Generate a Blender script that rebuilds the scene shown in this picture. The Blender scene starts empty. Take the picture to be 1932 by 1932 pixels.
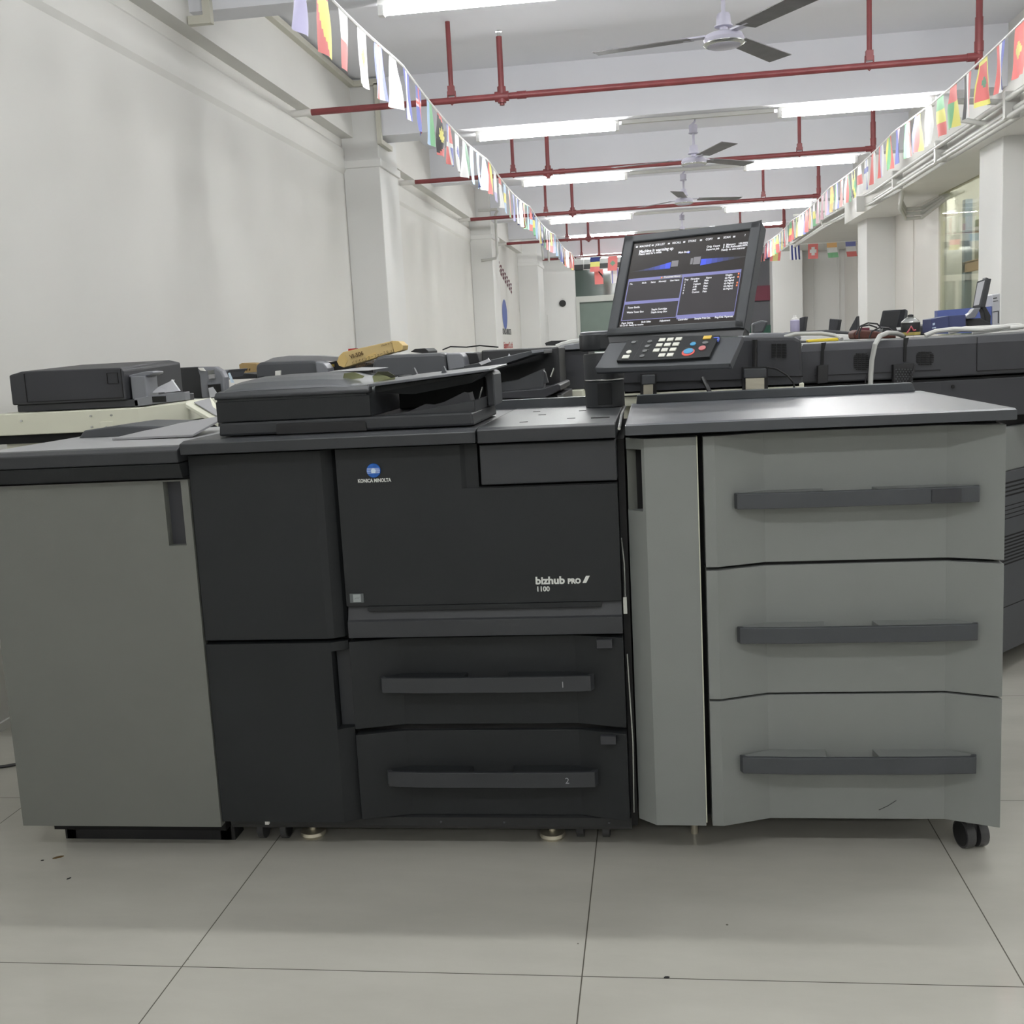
import bpy, bmesh, math, random
from mathutils import Vector, Matrix
random.seed(7)
S = bpy.context.scene
COL = S.collection

# ------------------------------------------------------------------ camera
FPX, EYE = 2050.0, 1.25
def _n(v): return v.normalized()
DN = _n(Vector((714, 13611, 2050)))                # gravity, seen from the camera (x right, y down, z forward)
DP = Vector((262, -334, 2050)); DP = _n(DP - DN * DP.dot(DN))
RT = DN.cross(DP)
UP = -DN
cam_d = bpy.data.cameras.new('camera'); cam = bpy.data.objects.new('camera', cam_d); COL.objects.link(cam)
cam_d.sensor_fit = 'HORIZONTAL'; cam_d.sensor_width = 36.0; cam_d.lens = 36.0 * FPX / 1932.0
cam_d.clip_start = 0.05; cam_d.clip_end = 100
# columns: camera right / up / back, written in world axes (X right along the machines, Y into the hall, Z up)
right = Vector((RT.x, DP.x, UP.x)); down = Vector((RT.y, DP.y, UP.y)); fwd = Vector((RT.z, DP.z, UP.z))
R3 = Matrix((right, -down, -fwd)).transposed()
cam.matrix_world = Matrix.Translation((0, 0, EYE)) @ R3.to_4x4()
S.camera = cam
def at(px, py, Y):                                  # a point of the hall at depth Y
    r = Vector((px - 966, py - 966, FPX)); w = Vector((r.dot(RT), r.dot(DP), r.dot(UP)))
    w = w * (Y / w.y); return Vector((w.x, w.y, w.z + EYE))

# ------------------------------------------------------------------ world, exposure
W = bpy.data.worlds.new('world'); S.world = W; W.use_nodes = True
W.node_tree.nodes['Background'].inputs[0].default_value = (0.80, 0.83, 0.85, 1)
W.node_tree.nodes['Background'].inputs[1].default_value = 0.25
S.view_settings.view_transform = 'Standard'; S.view_settings.look = 'None'
S.view_settings.gamma = 1.0; S.view_settings.use_curve_mapping = False
S.view_settings.exposure = 0.0
LAMP_STRENGTH = 91.0

# ------------------------------------------------------------------ materials
def lin(c): return c / 12.92 if c <= 0.04045 else ((c + 0.055) / 1.055) ** 2.4
def rgb(*c): return tuple(lin(x / 255.0) for x in c) + (1.0,)
MATS = {}
def mat(name, col, rough=0.5, metal=0.0, emit=0.0, spec=0.5, grain=0.0, gscale=60.0, bump=0.0, coat=0.0):
    m = bpy.data.materials.new(name); m.use_nodes = True
    nt = m.node_tree; b = nt.nodes['Principled BSDF']
    c = rgb(*col)
    b.inputs['Base Color'].default_value = c
    b.inputs['Roughness'].default_value = rough
    b.inputs['Metallic'].default_value = metal
    b.inputs['Specular IOR Level'].default_value = spec
    b.inputs['Coat Weight'].default_value = coat
    if emit:
        b.inputs['Emission Color'].default_value = c; b.inputs['Emission Strength'].default_value = emit
    if grain or bump:
        tc = nt.nodes.new('ShaderNodeTexCoord'); nz = nt.nodes.new('ShaderNodeTexNoise')
        nz.inputs['Scale'].default_value = gscale; nz.inputs['Detail'].default_value = 4
        nt.links.new(tc.outputs['Object'], nz.inputs['Vector'])
        if grain:
            rp = nt.nodes.new('ShaderNodeValToRGB')
            rp.color_ramp.elements[0].position = 0.3; rp.color_ramp.elements[1].position = 0.7
            rp.color_ramp.elements[0].color = tuple(x * (1 - grain) for x in c[:3]) + (1,)
            rp.color_ramp.elements[1].color = tuple(min(1, x * (1 + grain)) for x in c[:3]) + (1,)
            nt.links.new(nz.outputs['Fac'], rp.inputs['Fac']); nt.links.new(rp.outputs['Color'], b.inputs['Base Color'])
        if bump:
            bp = nt.nodes.new('ShaderNodeBump'); bp.inputs['Strength'].default_value = bump; bp.inputs['Distance'].default_value = 0.002
            n2 = nt.nodes.new('ShaderNodeTexNoise'); n2.inputs['Scale'].default_value = 900; nt.links.new(tc.outputs['Object'], n2.inputs['Vector'])
            nt.links.new(n2.outputs['Fac'], bp.inputs['Height']); nt.links.new(bp.outputs['Normal'], b.inputs['Normal'])
    MATS[name] = m; return m
mat('wall_paint', (222, 221, 217), 0.75, grain=0.025, gscale=1.3)
mat('ceiling_paint', (231, 232, 238), 0.8, grain=0.02, gscale=0.7)
mat('column_paint', (224, 224, 222), 0.7, grain=0.02, gscale=1.0)
mat('panel_white', (222, 219, 214), 0.5, grain=0.02, gscale=2)
mat('trunk_cream', (205, 203, 190), 0.5)
mat('conduit_grey', (196, 196, 192), 0.45)
mat('pipe_red', (124, 58, 60), 0.45, grain=0.15, gscale=9)
mat('pipe_white', (214, 212, 208), 0.6)
mat('gray_plastic', (109, 111, 106), 0.5, grain=0.02, gscale=7, bump=0.15)
mat('gray_plastic_light', (128, 131, 129), 0.5, grain=0.02, gscale=7, bump=0.15)
mat('gray_recess', (104, 107, 104), 0.55)
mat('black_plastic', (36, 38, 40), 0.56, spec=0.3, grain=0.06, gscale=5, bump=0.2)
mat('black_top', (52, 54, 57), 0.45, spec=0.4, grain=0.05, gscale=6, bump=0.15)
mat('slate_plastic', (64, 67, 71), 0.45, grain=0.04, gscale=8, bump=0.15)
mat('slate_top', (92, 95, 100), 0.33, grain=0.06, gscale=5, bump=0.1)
mat('dark_plastic', (40, 41, 43), 0.5, bump=0.15)
mat('copier_dark', (54, 55, 59), 0.5, spec=0.4, grain=0.04, gscale=8, bump=0.15)
mat('copier_mid', (74, 76, 80), 0.5, grain=0.04, gscale=8)
mat('silver_plastic', (120, 122, 128), 0.4)
mat('pale_plastic', (196, 197, 202), 0.45)
mat('void_black', (12, 12, 13), 0.8)
mat('cream', (224, 224, 206), 0.5, grain=0.02, gscale=9)
mat('white_plastic', (232, 232, 230), 0.45)
mat('key_white', (236, 236, 226), 0.45)
mat('key_grey', (110, 112, 112), 0.4)
mat('key_yellow', (232, 196, 84), 0.45)
mat('key_blue', (72, 158, 205), 0.4)
mat('key_red', (236, 98, 88), 0.4)
mat('key_pink', (205, 120, 122), 0.4)
mat('blue_mark', (110, 130, 235), 0.4)
mat('chrome', (200, 202, 200), 0.25, metal=0.9)
mat('brass', (190, 165, 80), 0.3, metal=0.9)
mat('steel_foot', (214, 208, 190), 0.35, metal=0.7)
mat('rubber', (34, 34, 36), 0.7)
mat('tyre', (66, 66, 68), 0.4)
mat('badge_blue', (40, 100, 190), 0.25, grain=0.25, gscale=60)
mat('badge_light', (205, 222, 240), 0.3)
mat('letter_white', (214, 216, 212), 0.5)
mat('letter_grey', (150, 154, 156), 0.5)
mat('letter_dim', (92, 93, 90), 0.6)
mat('sticker_silver', (150, 156, 156), 0.45)
mat('sticker_grey', (88, 93, 94), 0.5)
mat('paper', (232, 231, 226), 0.7)
mat('paper_grey', (150, 150, 152), 0.6)
mat('carton', (200, 176, 124), 0.75, grain=0.05, gscale=12)
mat('carton_label', (208, 180, 118), 0.7)
mat('carton_brown', (168, 142, 96), 0.75)
mat('carton_drab', (158, 152, 132), 0.8, grain=0.06, gscale=3)
mat('ink_brown', (92, 70, 34), 0.7)
mat('red_paint', (178, 42, 40), 0.5)
mat('yellow_paint', (232, 206, 60), 0.5)
mat('blue_box', (58, 66, 108), 0.5)
mat('blue_panel', (92, 108, 176), 0.5)
mat('blue_steel', (140, 156, 178), 0.5)
mat('orange_beam', (236, 200, 166), 0.6)
mat('brush_brown', (84, 44, 34), 0.6, grain=0.3, gscale=80)
mat('hose_grey', (186, 187, 184), 0.5)
mat('cable_black', (24, 24, 26), 0.45)
mat('cable_white', (206, 206, 202), 0.5)
mat('lilac', (190, 184, 214), 0.45)
mat('can_label', (200, 96, 108), 0.4)
mat('can_gold', (180, 165, 90), 0.4)
mat('fan_white', (200, 198, 214), 0.35)
mat('fan_blade', (112, 110, 114), 0.5, grain=0.12, gscale=14)
mat('glass_green', (70, 84, 78), 0.12, spec=0.6)
mat('frosted_green', (104, 118, 110), 0.5, grain=0.04, gscale=6)
mat('door_frame', (190, 192, 186), 0.5)
mat('maroon', (98, 42, 56), 0.7)
mat('dusk_grey', (84, 84, 88), 0.7)
mat('dark_green', (30, 72, 58), 0.7)
mat('screen_glass', (46, 43, 42), 0.22, emit=0.5)
mat('screen_frame', (112, 112, 158), 0.3, emit=0.65)
mat('screen_panel', (56, 54, 56), 0.25, emit=0.5)
mat('screen_ink', (205, 205, 210), 0.4, emit=0.7)
mat('screen_blue', (64, 84, 200), 0.3, emit=0.75)
for k in range(8):
    f_ = (k/7.0)**1.3; mat('screen_blue_%d' % k, tuple(int(a*(1-f_)+b*f_) for a, b in zip((46, 43, 44), (56, 74, 190))), 0.3, emit=0.5+0.2*f_)
mat('screen_dim', (110, 108, 112), 0.3, emit=0.6)
mat('screen_orange', (225, 120, 80), 0.3, emit=0.8)
mat('debris_brown', (112, 90, 56), 0.8)
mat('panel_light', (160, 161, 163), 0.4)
mat('smoke_clear', (118, 116, 92), 0.15)
for nm, c in dict(white=(240,240,240), red=(226,70,66), blue=(72,82,180), lblue=(150,195,240), green=(84,176,104), yellow=(240,230,80),
                  black=(62,60,62), orange=(240,170,80), pink=(238,190,205), navy=(40,52,120), lilacf=(176,170,222), maroonf=(150,50,60),
                  gold=(208,190,80), dgreen=(60,120,80), cord=(240,240,238), sky=(190,220,245), mauve=(214,150,170)).items():
    mat('flag_' + nm, tuple(int(x + (250-x)*(0.36 if nm not in ('black', 'navy') else 0.05)) for x in c), 0.75)  # blended toward white: backlight through the cloth put into the colours
def lamp_mat():
    m = mat('lamp_tube', (255, 255, 255), 0.5); b = m.node_tree.nodes['Principled BSDF']
    b.inputs['Emission Color'].default_value = (0.975, 0.985, 0.972, 1); b.inputs['Emission Strength'].default_value = LAMP_STRENGTH
lamp_mat()
def glass_mat(name, tint, gl):
    m = bpy.data.materials.new(name); m.use_nodes = True; nt = m.node_tree; nt.nodes.clear()
    o = nt.nodes.new('ShaderNodeOutputMaterial'); mx = nt.nodes.new('ShaderNodeMixShader'); t = nt.nodes.new('ShaderNodeBsdfTransparent')
    g = nt.nodes.new('ShaderNodeBsdfGlossy'); fr = nt.nodes.new('ShaderNodeFresnel'); ad = nt.nodes.new('ShaderNodeMath')
    t.inputs[0].default_value = rgb(*tint); g.inputs[0].default_value = (1, 1, 1, 1); g.inputs['Roughness'].default_value = 0.02
    fr.inputs[0].default_value = 1.45; ad.operation = 'MULTIPLY'; ad.inputs[1].default_value = gl
    nt.links.new(fr.outputs[0], ad.inputs[0]); nt.links.new(ad.outputs[0], mx.inputs[0]); nt.links.new(t.outputs[0], mx.inputs[1]); nt.links.new(g.outputs[0], mx.inputs[2])
    nt.links.new(mx.outputs[0], o.inputs[0]); MATS[name] = m
glass_mat('clear_glass', (248, 250, 240), 0.5)
glass_mat('smoke_glass', (196, 198, 170), 1.0)
def floor_mat():
    m = bpy.data.materials.new('floor_tiles'); m.use_nodes = True; nt = m.node_tree; b = nt.nodes['Principled BSDF']; N = nt.nodes.new; L = nt.links.new
    tc = N('ShaderNodeTexCoord'); sp = N('ShaderNodeSeparateXYZ'); L(tc.outputs['Object'], sp.inputs[0])
    ds = []
    for ax, x0, p in (('X', -0.178, 0.8436), ('Y', 2.008, 0.858)):
        a = N('ShaderNodeMath'); a.operation = 'SUBTRACT'; a.inputs[1].default_value = x0; L(sp.outputs[ax], a.inputs[0])
        d = N('ShaderNodeMath'); d.operation = 'DIVIDE'; d.inputs[1].default_value = p; L(a.outputs[0], d.inputs[0])
        w = N('ShaderNodeMath'); w.operation = 'PINGPONG'; w.inputs[1].default_value = 0.5; L(d.outputs[0], w.inputs[0]); ds.append(w)
    mn = N('ShaderNodeMath'); mn.operation = 'MINIMUM'; L(ds[0].outputs[0], mn.inputs[0]); L(ds[1].outputs[0], mn.inputs[1])
    gr = N('ShaderNodeMath'); gr.operation = 'LESS_THAN'; gr.inputs[1].default_value = 0.0016; L(mn.outputs[0], gr.inputs[0])
    n1 = N('ShaderNodeTexNoise'); n1.inputs['Scale'].default_value = 1.6; n1.inputs['Detail'].default_value = 7; n1.inputs['Roughness'].default_value = 0.6
    mp = N('ShaderNodeMapping'); mp.inputs['Rotation'].default_value = (0, 0, 0.6); mp.inputs['Scale'].default_value = (0.8, 2.6, 1)
    L(tc.outputs['Object'], mp.inputs[0]); L(mp.outputs[0], n1.inputs['Vector'])
    rp = N('ShaderNodeValToRGB'); rp.color_ramp.elements[0].position = 0.3; rp.color_ramp.elements[1].position = 0.72
    rp.color_ramp.elements[0].color = rgb(186, 184, 175); rp.color_ramp.elements[1].color = rgb(202, 200, 191); L(n1.outputs['Fac'], rp.inputs[0])
    vz = N('ShaderNodeTexVoronoi'); vz.inputs['Scale'].default_value = 7; L(tc.outputs['Object'], vz.inputs['Vector'])
    vs = N('ShaderNodeMath'); vs.operation = 'LESS_THAN'; vs.inputs[1].default_value = 0.022; L(vz.outputs['Distance'], vs.inputs[0])
    mx2 = N('ShaderNodeMixRGB'); mx2.inputs[2].default_value = rgb(110, 106, 94); L(vs.outputs[0], mx2.inputs[0]); L(rp.outputs[0], mx2.inputs[1])
    mx = N('ShaderNodeMixRGB'); mx.inputs[2].default_value = rgb(84, 80, 70); L(gr.outputs[0], mx.inputs[0]); L(mx2.outputs[0], mx.inputs[1])
    L(mx.outputs[0], b.inputs['Base Color'])
    ra = N('ShaderNodeMath'); ra.operation = 'MULTIPLY_ADD'; ra.inputs[1].default_value = 0.5; ra.inputs[2].default_value = 0.1; L(gr.outputs[0], ra.inputs[0]); L(ra.outputs[0], b.inputs['Roughness'])
    b.inputs['Specular IOR Level'].default_value = 0.45
    MATS['floor_tiles'] = m
floor_mat()

# ------------------------------------------------------------------ mesh builder
class M:
    def __init__(s): s.v = []; s.f = []; s.mi = []; s.k = 0; s.sm = []; s.smooth = False
    def add(s, vs, fs):
        o = len(s.v); s.v += [Vector(v) for v in vs]
        for f in fs: s.f.append([o + i for i in f]); s.mi.append(s.k); s.sm.append(s.smooth)
        return s
    def box(s, x0, x1, y0, y1, z0, z1):
        return s.add([(x0,y0,z0),(x1,y0,z0),(x1,y1,z0),(x0,y1,z0),(x0,y0,z1),(x1,y0,z1),(x1,y1,z1),(x0,y1,z1)],
                     [(0,3,2,1),(4,5,6,7),(0,1,5,4),(1,2,6,5),(2,3,7,6),(3,0,4,7)])
    def prism(s, poly, a0, a1, ax='z'):
        def P(p, a): return {'z': (p[0], p[1], a), 'y': (p[0], a, p[1]), 'x': (a, p[0], p[1])}[ax]
        n = len(poly)
        return s.add([P(p, a0) for p in poly] + [P(p, a1) for p in poly],
                     [tuple(range(n))[::-1], tuple(range(n, 2*n))] + [(i, (i+1) % n, n + (i+1) % n, n + i) for i in range(n)])
    def loft(s, A, B):                                     # two matching loops
        n = len(A)
        return s.add(list(A) + list(B), [tuple(range(n))[::-1], tuple(range(n, 2*n))] + [(i, (i+1) % n, n + (i+1) % n, n + i) for i in range(n)])
    def cyl(s, p0, p1, r0, r1=None, seg=16, cap=True):
        if r1 is None: r1 = r0
        p0 = Vector(p0); p1 = Vector(p1); d = (p1 - p0).normalized()
        a = d.orthogonal().normalized(); b = d.cross(a)
        vs = [p0 + (a*math.cos(t) + b*math.sin(t))*r0 for t in [2*math.pi*i/seg for i in range(seg)]]
        vs += [p1 + (a*math.cos(t) + b*math.sin(t))*r1 for t in [2*math.pi*i/seg for i in range(seg)]]
        sm = s.smooth; s.smooth = True
        s.add(vs, [(i, (i+1) % seg, seg + (i+1) % seg, seg + i) for i in range(seg)])
        s.smooth = sm
        if cap: s.add(vs, [tuple(range(seg))[::-1], tuple(range(seg, 2*seg))])
        return s
    def tube(s, pts, r, seg=10):
        pts = [Vector(p) for p in pts]; n = len(pts); vs = []; up = None
        for i, p in enumerate(pts):
            d = (pts[min(i+1, n-1)] - pts[max(i-1, 0)]).normalized()
            if up is None: up = d.orthogonal().normalized()
            up = (up - d*up.dot(d)).normalized(); b = d.cross(up)
            vs += [p + (up*math.cos(2*math.pi*k/seg) + b*math.sin(2*math.pi*k/seg))*r for k in range(seg)]
        sm = s.smooth; s.smooth = True
        s.add(vs, [(i*seg + k, i*seg + (k+1) % seg, (i+1)*seg + (k+1) % seg, (i+1)*seg + k) for i in range(n-1) for k in range(seg)])
        s.smooth = sm
        s.add(vs[:seg], [tuple(range(seg))[::-1]]); s.add(vs[-seg:], [tuple(range(seg))])
        return s
    def lathe(s, prof, c=(0, 0, 0), seg=24):
        c = Vector(c); vs = []
        for r, z in prof: vs += [c + Vector((r*math.cos(2*math.pi*k/seg), r*math.sin(2*math.pi*k/seg), z)) for k in range(seg)]
        n = len(prof); sm = s.smooth; s.smooth = True
        s.add(vs, [(i*seg + k, i*seg + (k+1) % seg, (i+1)*seg + (k+1) % seg, (i+1)*seg + k) for i in range(n-1) for k in range(seg)])
        s.smooth = sm
        s.add(vs[:seg], [tuple(range(seg))[::-1]]); s.add(vs[-seg:], [tuple(range(seg))])
        return s
    def xf(s, mtx, start=0):
        for i in range(start, len(s.v)): s.v[i] = mtx @ s.v[i]
        return s
    def build(s, name, mats, parent=None, bevel=0.0, local=False, label=None):
        if isinstance(mats, str): mats = [mats]
        me = bpy.data.meshes.new(name)
        off = Vector((0, 0, 0))
        if parent is not None and not local:
            q = parent
            while q: off += q.location; q = q.parent
        me.from_pydata([v - off for v in s.v], [], s.f)
        for mm in mats: me.materials.append(MATS[mm])
        for i, p in enumerate(me.polygons): p.material_index = s.mi[i]; p.use_smooth = s.sm[i]
        bm = bmesh.new(); bm.from_mesh(me); bmesh.ops.remove_doubles(bm, verts=bm.verts, dist=1e-6); bmesh.ops.recalc_face_normals(bm, faces=bm.faces); bm.to_mesh(me); bm.free()
        if any(s.sm): me.set_sharp_from_angle(angle=math.radians(38))
        o = bpy.data.objects.new(name, me); COL.objects.link(o)
        if parent is not None: o.parent = parent
        if bevel:
            b = o.modifiers.new('edge', 'BEVEL'); b.width = bevel; b.segments = 2; b.limit_method = 'ANGLE'; b.angle_limit = math.radians(35)
        if label: o['label'] = label
        return o
def thing(name, label, cat, loc, group=None, rz=0):
    o = bpy.data.objects.new(name, None); COL.objects.link(o); o.location = loc; o.rotation_euler = (0, 0, rz)
    o.empty_display_size = 0.1; o['label'] = label; o['category'] = cat
    if group: o['group'] = group
    return o
def tag(o, label, cat, group=None, kind=None):
    o['label'] = label; o['category'] = cat
    if group: o['group'] = group
    if kind: o['kind'] = kind
    return o
def struct(m, name, mats, label, bevel=0.0):
    o = m.build(name, mats, bevel=bevel); o['kind'] = 'structure'; o['label'] = label; o['category'] = name.split('_')[0]; return o
def dup(root, loc, label, group=None):
    r = root.copy(); COL.objects.link(r); r.location = loc; r['label'] = label
    if group: r['group'] = group
    for ch in list(root.children):
        c = ch.copy(); COL.objects.link(c); c.parent = r
        for g in ch.children:
            d = g.copy(); COL.objects.link(d); d.parent = c
    return r
def text_into(m, s, size, x, y, z=0.0, align='LEFT', bold=0.0, sx=1.0, shear=0.0):
    cu = bpy.data.curves.new('t', 'FONT'); cu.body = s; cu.size = size; cu.align_x = align; cu.extrude = 0.0003; cu.offset = bold; cu.shear = shear; cu.resolution_u = 3
    ob = bpy.data.objects.new('t', cu); COL.objects.link(ob); bpy.context.view_layer.update()
    ev = ob.evaluated_get(bpy.context.evaluated_depsgraph_get()); me = bpy.data.meshes.new_from_object(ev)
    m.add([(v.co.x*sx + x, v.co.y + y, v.co.z + z) for v in me.vertices], [tuple(p.vertices) for p in me.polygons])
    bpy.data.objects.remove(ob); bpy.data.curves.remove(cu); bpy.data.meshes.remove(me)
# text standing on a wall that faces the camera: local (x, y) -> world (x, Yplane, z)
def facing(Y): return Matrix(((1, 0, 0, 0), (0, 0, -1, Y), (0, 1, 0, 0), (0, 0, 0, 1)))

# ================================================================== THE SETTING
XL, CEIL, XR = -2.34, 3.36, 3.12
struct(M().box(-2.6, 7.5, -5.2, 26, -0.1, 0), 'floor', 'floor_tiles', 'glossy pale grey tiled floor with thin dark joints')
struct(M().box(-2.6, 7.5, -5.2, 26, CEIL, CEIL+0.15), 'ceiling', 'ceiling_paint', 'white painted slab ceiling between the beams')
struct(M().box(XL-0.2, XL, -5.2, 24, 0, CEIL), 'wall_left', 'wall_paint', 'long plain white painted wall on the left side')
struct(M().box(-2.6, 7.5, -5.2, -5.0, 0, CEIL), 'wall_near', 'wall_paint', 'white end wall nearest the camera')
# longitudinal beam along the left wall, and the ledge under it
struct(M().box(XL, -2.245, -5.0, 8.57, 2.93, CEIL).box(XL, -2.245, 9.2, 14.6, 2.93, CEIL).box(XL, -2.245, 15.3, 20.0, 2.93, CEIL), 'trim_1', 'wall_paint', 'white edge beam running along the top of the left wall')
struct(M().prism([(XL, 2.66), (XL+0.016, 2.69), (XL+0.016, 2.85), (XL, 2.87)], -5.0, 8.57, 'y').prism([(XL, 2.66), (XL+0.016, 2.69), (XL+0.016, 2.83), (XL, 2.85)], 9.2, 14.6, 'y'), 'trim_2', 'wall_paint', 'thin plaster ledge along the left wall below the edge beam')
# columns on the left
def column_left(n, y0, y1, x1, lab):
    m = M().box(XL, x1, y0, y1, 0, CEIL)
    m.box(XL, x1+0.02, y0-0.02, y1+0.02, 2.70, 2.76)
    struct(m, 'trim_%d' % n, 'column_paint', lab, bevel=0.006)
column_left(3, 8.57, 9.2, -2.05, 'nearest square white column standing out from the left wall')
column_left(4, 14.62, 15.25, -2.05, 'second square white column on the left wall')
column_left(5, 19.9, 20.9, -1.98, 'third white column on the left wall, near the far end')
# cross beams
for i, (y, w, zb) in enumerate([(-3.4, 0.3, 2.93), (-0.45, 0.18, 3.0), (2.75, 0.3, 2.93), (5.53, 0.18, 3.0), (8.58, 0.31, 2.93), (11.65, 0.18, 3.0), (14.68, 0.31, 2.93), (18.0, 0.2, 3.0), (21.1, 0.3, 2.93)]):
    struct(M().box(XL, XR+0.6, y, y+w, zb, CEIL), 'trim_%d' % (10+i), 'ceiling_paint', 'white cross beam %s' % ['behind the camera', 'just behind the camera', 'above the black printer', 'nearest in view with the nearest fan', 'on the nearest left column', 'between the first and second column', 'on the second column', 'beyond the second column', 'nearest the far wall'][i])
# right side: longitudinal beam, pillars, partition
struct(M().box(2.6, XR+0.08, -5.0, 15.3, 2.65, CEIL), 'trim_20', 'wall_paint', 'deep white edge beam along the right side with grey underside')
struct(M().box(2.6, 3.9, 15.3, 23, 2.87, CEIL), 'trim_21', 'wall_paint', 'white edge beam on the right beyond the far pillar')
struct(M().box(2.70, 3.7, 9.0, 9.6, 0, 2.66), 'trim_22', 'column_paint', 'nearest square white pillar on the right', bevel=0.006)
struct(M().box(2.77, XR+0.5, 14.7, 15.32, 0, 2.72), 'trim_23', 'column_paint', 'second square white pillar on the right beyond the glass partition', bevel=0.006)
m = M().box(XR, XR+0.08, 12.62, 14.7, 0, 2.66)
for y in (13.7,): m.box(XR-0.012, XR, y-0.02, y+0.02, 0, 2.65)
struct(m, 'wall_right', 'panel_white', 'white panelled partition between the glass and the second right pillar')
struct(M().box(5.6, 5.8, -5.2, 24, 0, CEIL), 'wall_right_outer', 'wall_paint', 'wall of the storeroom beyond the glass partition')
struct(M().box(XR, XR+0.1, -5.2, 9.0, 0, 2.66), 'wall_right_near', 'wall_paint', 'white wall on the right beside the camera')
struct(M().box(3.9, 4.0, 15.3, 23.1, 0, CEIL), 'wall_right_far', 'panel_white', 'white wall at the far right end')
struct(M().box(XR+0.5, 5.6, 16.2, 16.3, 0, CEIL), 'wall_storeroom', 'panel_white', 'pale wall at the back of the storeroom')
# glass partition
w1 = M().box(XR, XR+0.05, 9.6, 9.66, 0, 2.65).box(XR, XR+0.05, 12.57, 12.62, 0, 2.65).box(XR, XR+0.05, 9.6, 12.62, 0.0, 0.9).build('window_1', 'panel_white'); tag(w1, 'glass partition on the right with a storeroom behind it', 'window', kind='structure')
w1['kind'] = 'structure'
for a, b in ((9.66, 11.1), (11.115, 12.57)):
    M().box(XR+0.02, XR+0.03, a, b, 0.9, 2.65).build('pane', 'clear_glass', w1, local=True)
# far wall
fw = M().box(XL, -1.52, 23, 23.2, 0, CEIL).box(-1.52, 2.26, 23, 23.2, 2.88, CEIL).box(2.44, 3.02, 22.6, 23.2, 0, CEIL).box(3.02, 4.0, 23, 23.2, 0, CEIL)
fw.box(3.30, 3.32, 22.985, 23.0, 0, CEIL).box(3.78, 3.8, 22.985, 23.0, 0, CEIL)
struct(fw, 'wall_far', 'column_paint', 'white far end wall around the green glass')
M().box(-1.28, -1.24, 22.985, 23.0, 0.1, 1.5)
cv = M().cyl((-1.80, 22.97, 2.12), (-1.80, 23.0, 2.12), 0.07, seg=20).build('vent_hole', 'rubber'); tag(cv, 'small round dark vent hole in the far white wall', 'vent')
g2 = M().box(-1.52, 2.0, 23.02, 23.06, 2.24, 2.88).build('window_2', 'glass_green'); tag(g2, 'dark green glass transom over the far doors reflecting lamps', 'window', kind='structure')
g3 = M().box(-1.45, 1.98, 23.04, 23.08, 0, 2.12).build('window_3', 'frosted_green'); tag(g3, 'frosted green glass panels at the far end below the transom', 'window', kind='structure')
M().box(-1.52, 2.0, 22.97, 23.02, 2.12, 2.24).box(-1.52, -1.45, 22.97, 23.02, 0, 2.12).box(1.93, 2.0, 22.97, 23.02, 0, 2.88).box(0.2, 0.26, 22.97, 23.02, 0, 2.12).build('frame', 'door_frame', g3, local=True)
d1 = M().box(2.0, 2.44, 23.15, 23.2, 0, 2.88).build('door_1', 'dusk_grey'); tag(d1, 'dim open doorway at the far end right of the green glass', 'door', kind='structure')
M().box(2.0, 2.44, 23.1, 23.14, 1.95, 2.25).build('valance', 'maroon', d1, local=True)
M().box(2.0, 2.44, 23.1, 23.14, 0.9, 1.45).build('panel', 'dark_green', d1, local=True)
# wall recesses near the far end of the left wall
nb = M().box(XL, -2.12, 21.0, 22.99, 0, 1.9).box(XL, -2.2, 21.0, 22.99, 1.9, 2.3)
struct(nb, 'trim_30', 'column_paint', 'stepped boxed-in corner at the far end of the left wall')
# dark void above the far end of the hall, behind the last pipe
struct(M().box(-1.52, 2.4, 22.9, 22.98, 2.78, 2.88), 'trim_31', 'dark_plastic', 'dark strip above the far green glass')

# ceiling cable trunking, left
t1 = M()
t1.box(-2.245, -2.20, -2, 5.53, 3.30, 3.34).box(-2.245, -2.20, 5.71, 8.55, 3.30, 3.34).box(-2.2, -2.0, 8.53, 8.575, 3.30, 3.34)
struct(t1, 'trim_32', 'trunk_cream', 'cream cable trunking along the top of the left edge beam')
struct(M().box(-2.045, -2.01, 8.53, 8.57, 2.90, 3.31).box(-2.045, -2.01, 8.53, 8.9, 2.865, 2.90), 'trim_33', 'trunk_cream', 'cream vertical cable trunking on the first cross beam by the column')
struct(M().box(-2.16, -2.12, 5.49, 5.53, 2.97, 3.3).box(-2.24, -2.12, 5.49, 5.53, 2.93, 2.97), 'trim_34', 'trunk_cream', 'cream cable trunking end on the nearest cross beam, top left')
struct(M().tube([(-1.95, 14.62, 3.05), (-1.98, 14.60, 3.0), (-1.98, 14.6, 2.7), (-1.98, 14.6, 2.5), (-2.0, 14.6, 2.44), (-2.2, 14.6, 2.42)], 0.018).box(-2.2, -1.95, 14.57, 14.61, 3.05, 3.08), 'trim_35', 'conduit_grey', 'bent grey conduit coming down the second left column')
struct(M().tube([(-1.6, 20.0, 3.3), (-1.75, 20.0, 3.2), (-1.78, 20.0, 3.0), (-1.78, 20.0, 2.75)], 0.02).tube([(-1.7, 20.3, 3.3), (-1.9, 20.0, 3.2), (-1.88, 20.0, 2.8)], 0.02), 'trim_36', 'conduit_grey', 'pair of grey conduits at the third left column')
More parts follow.
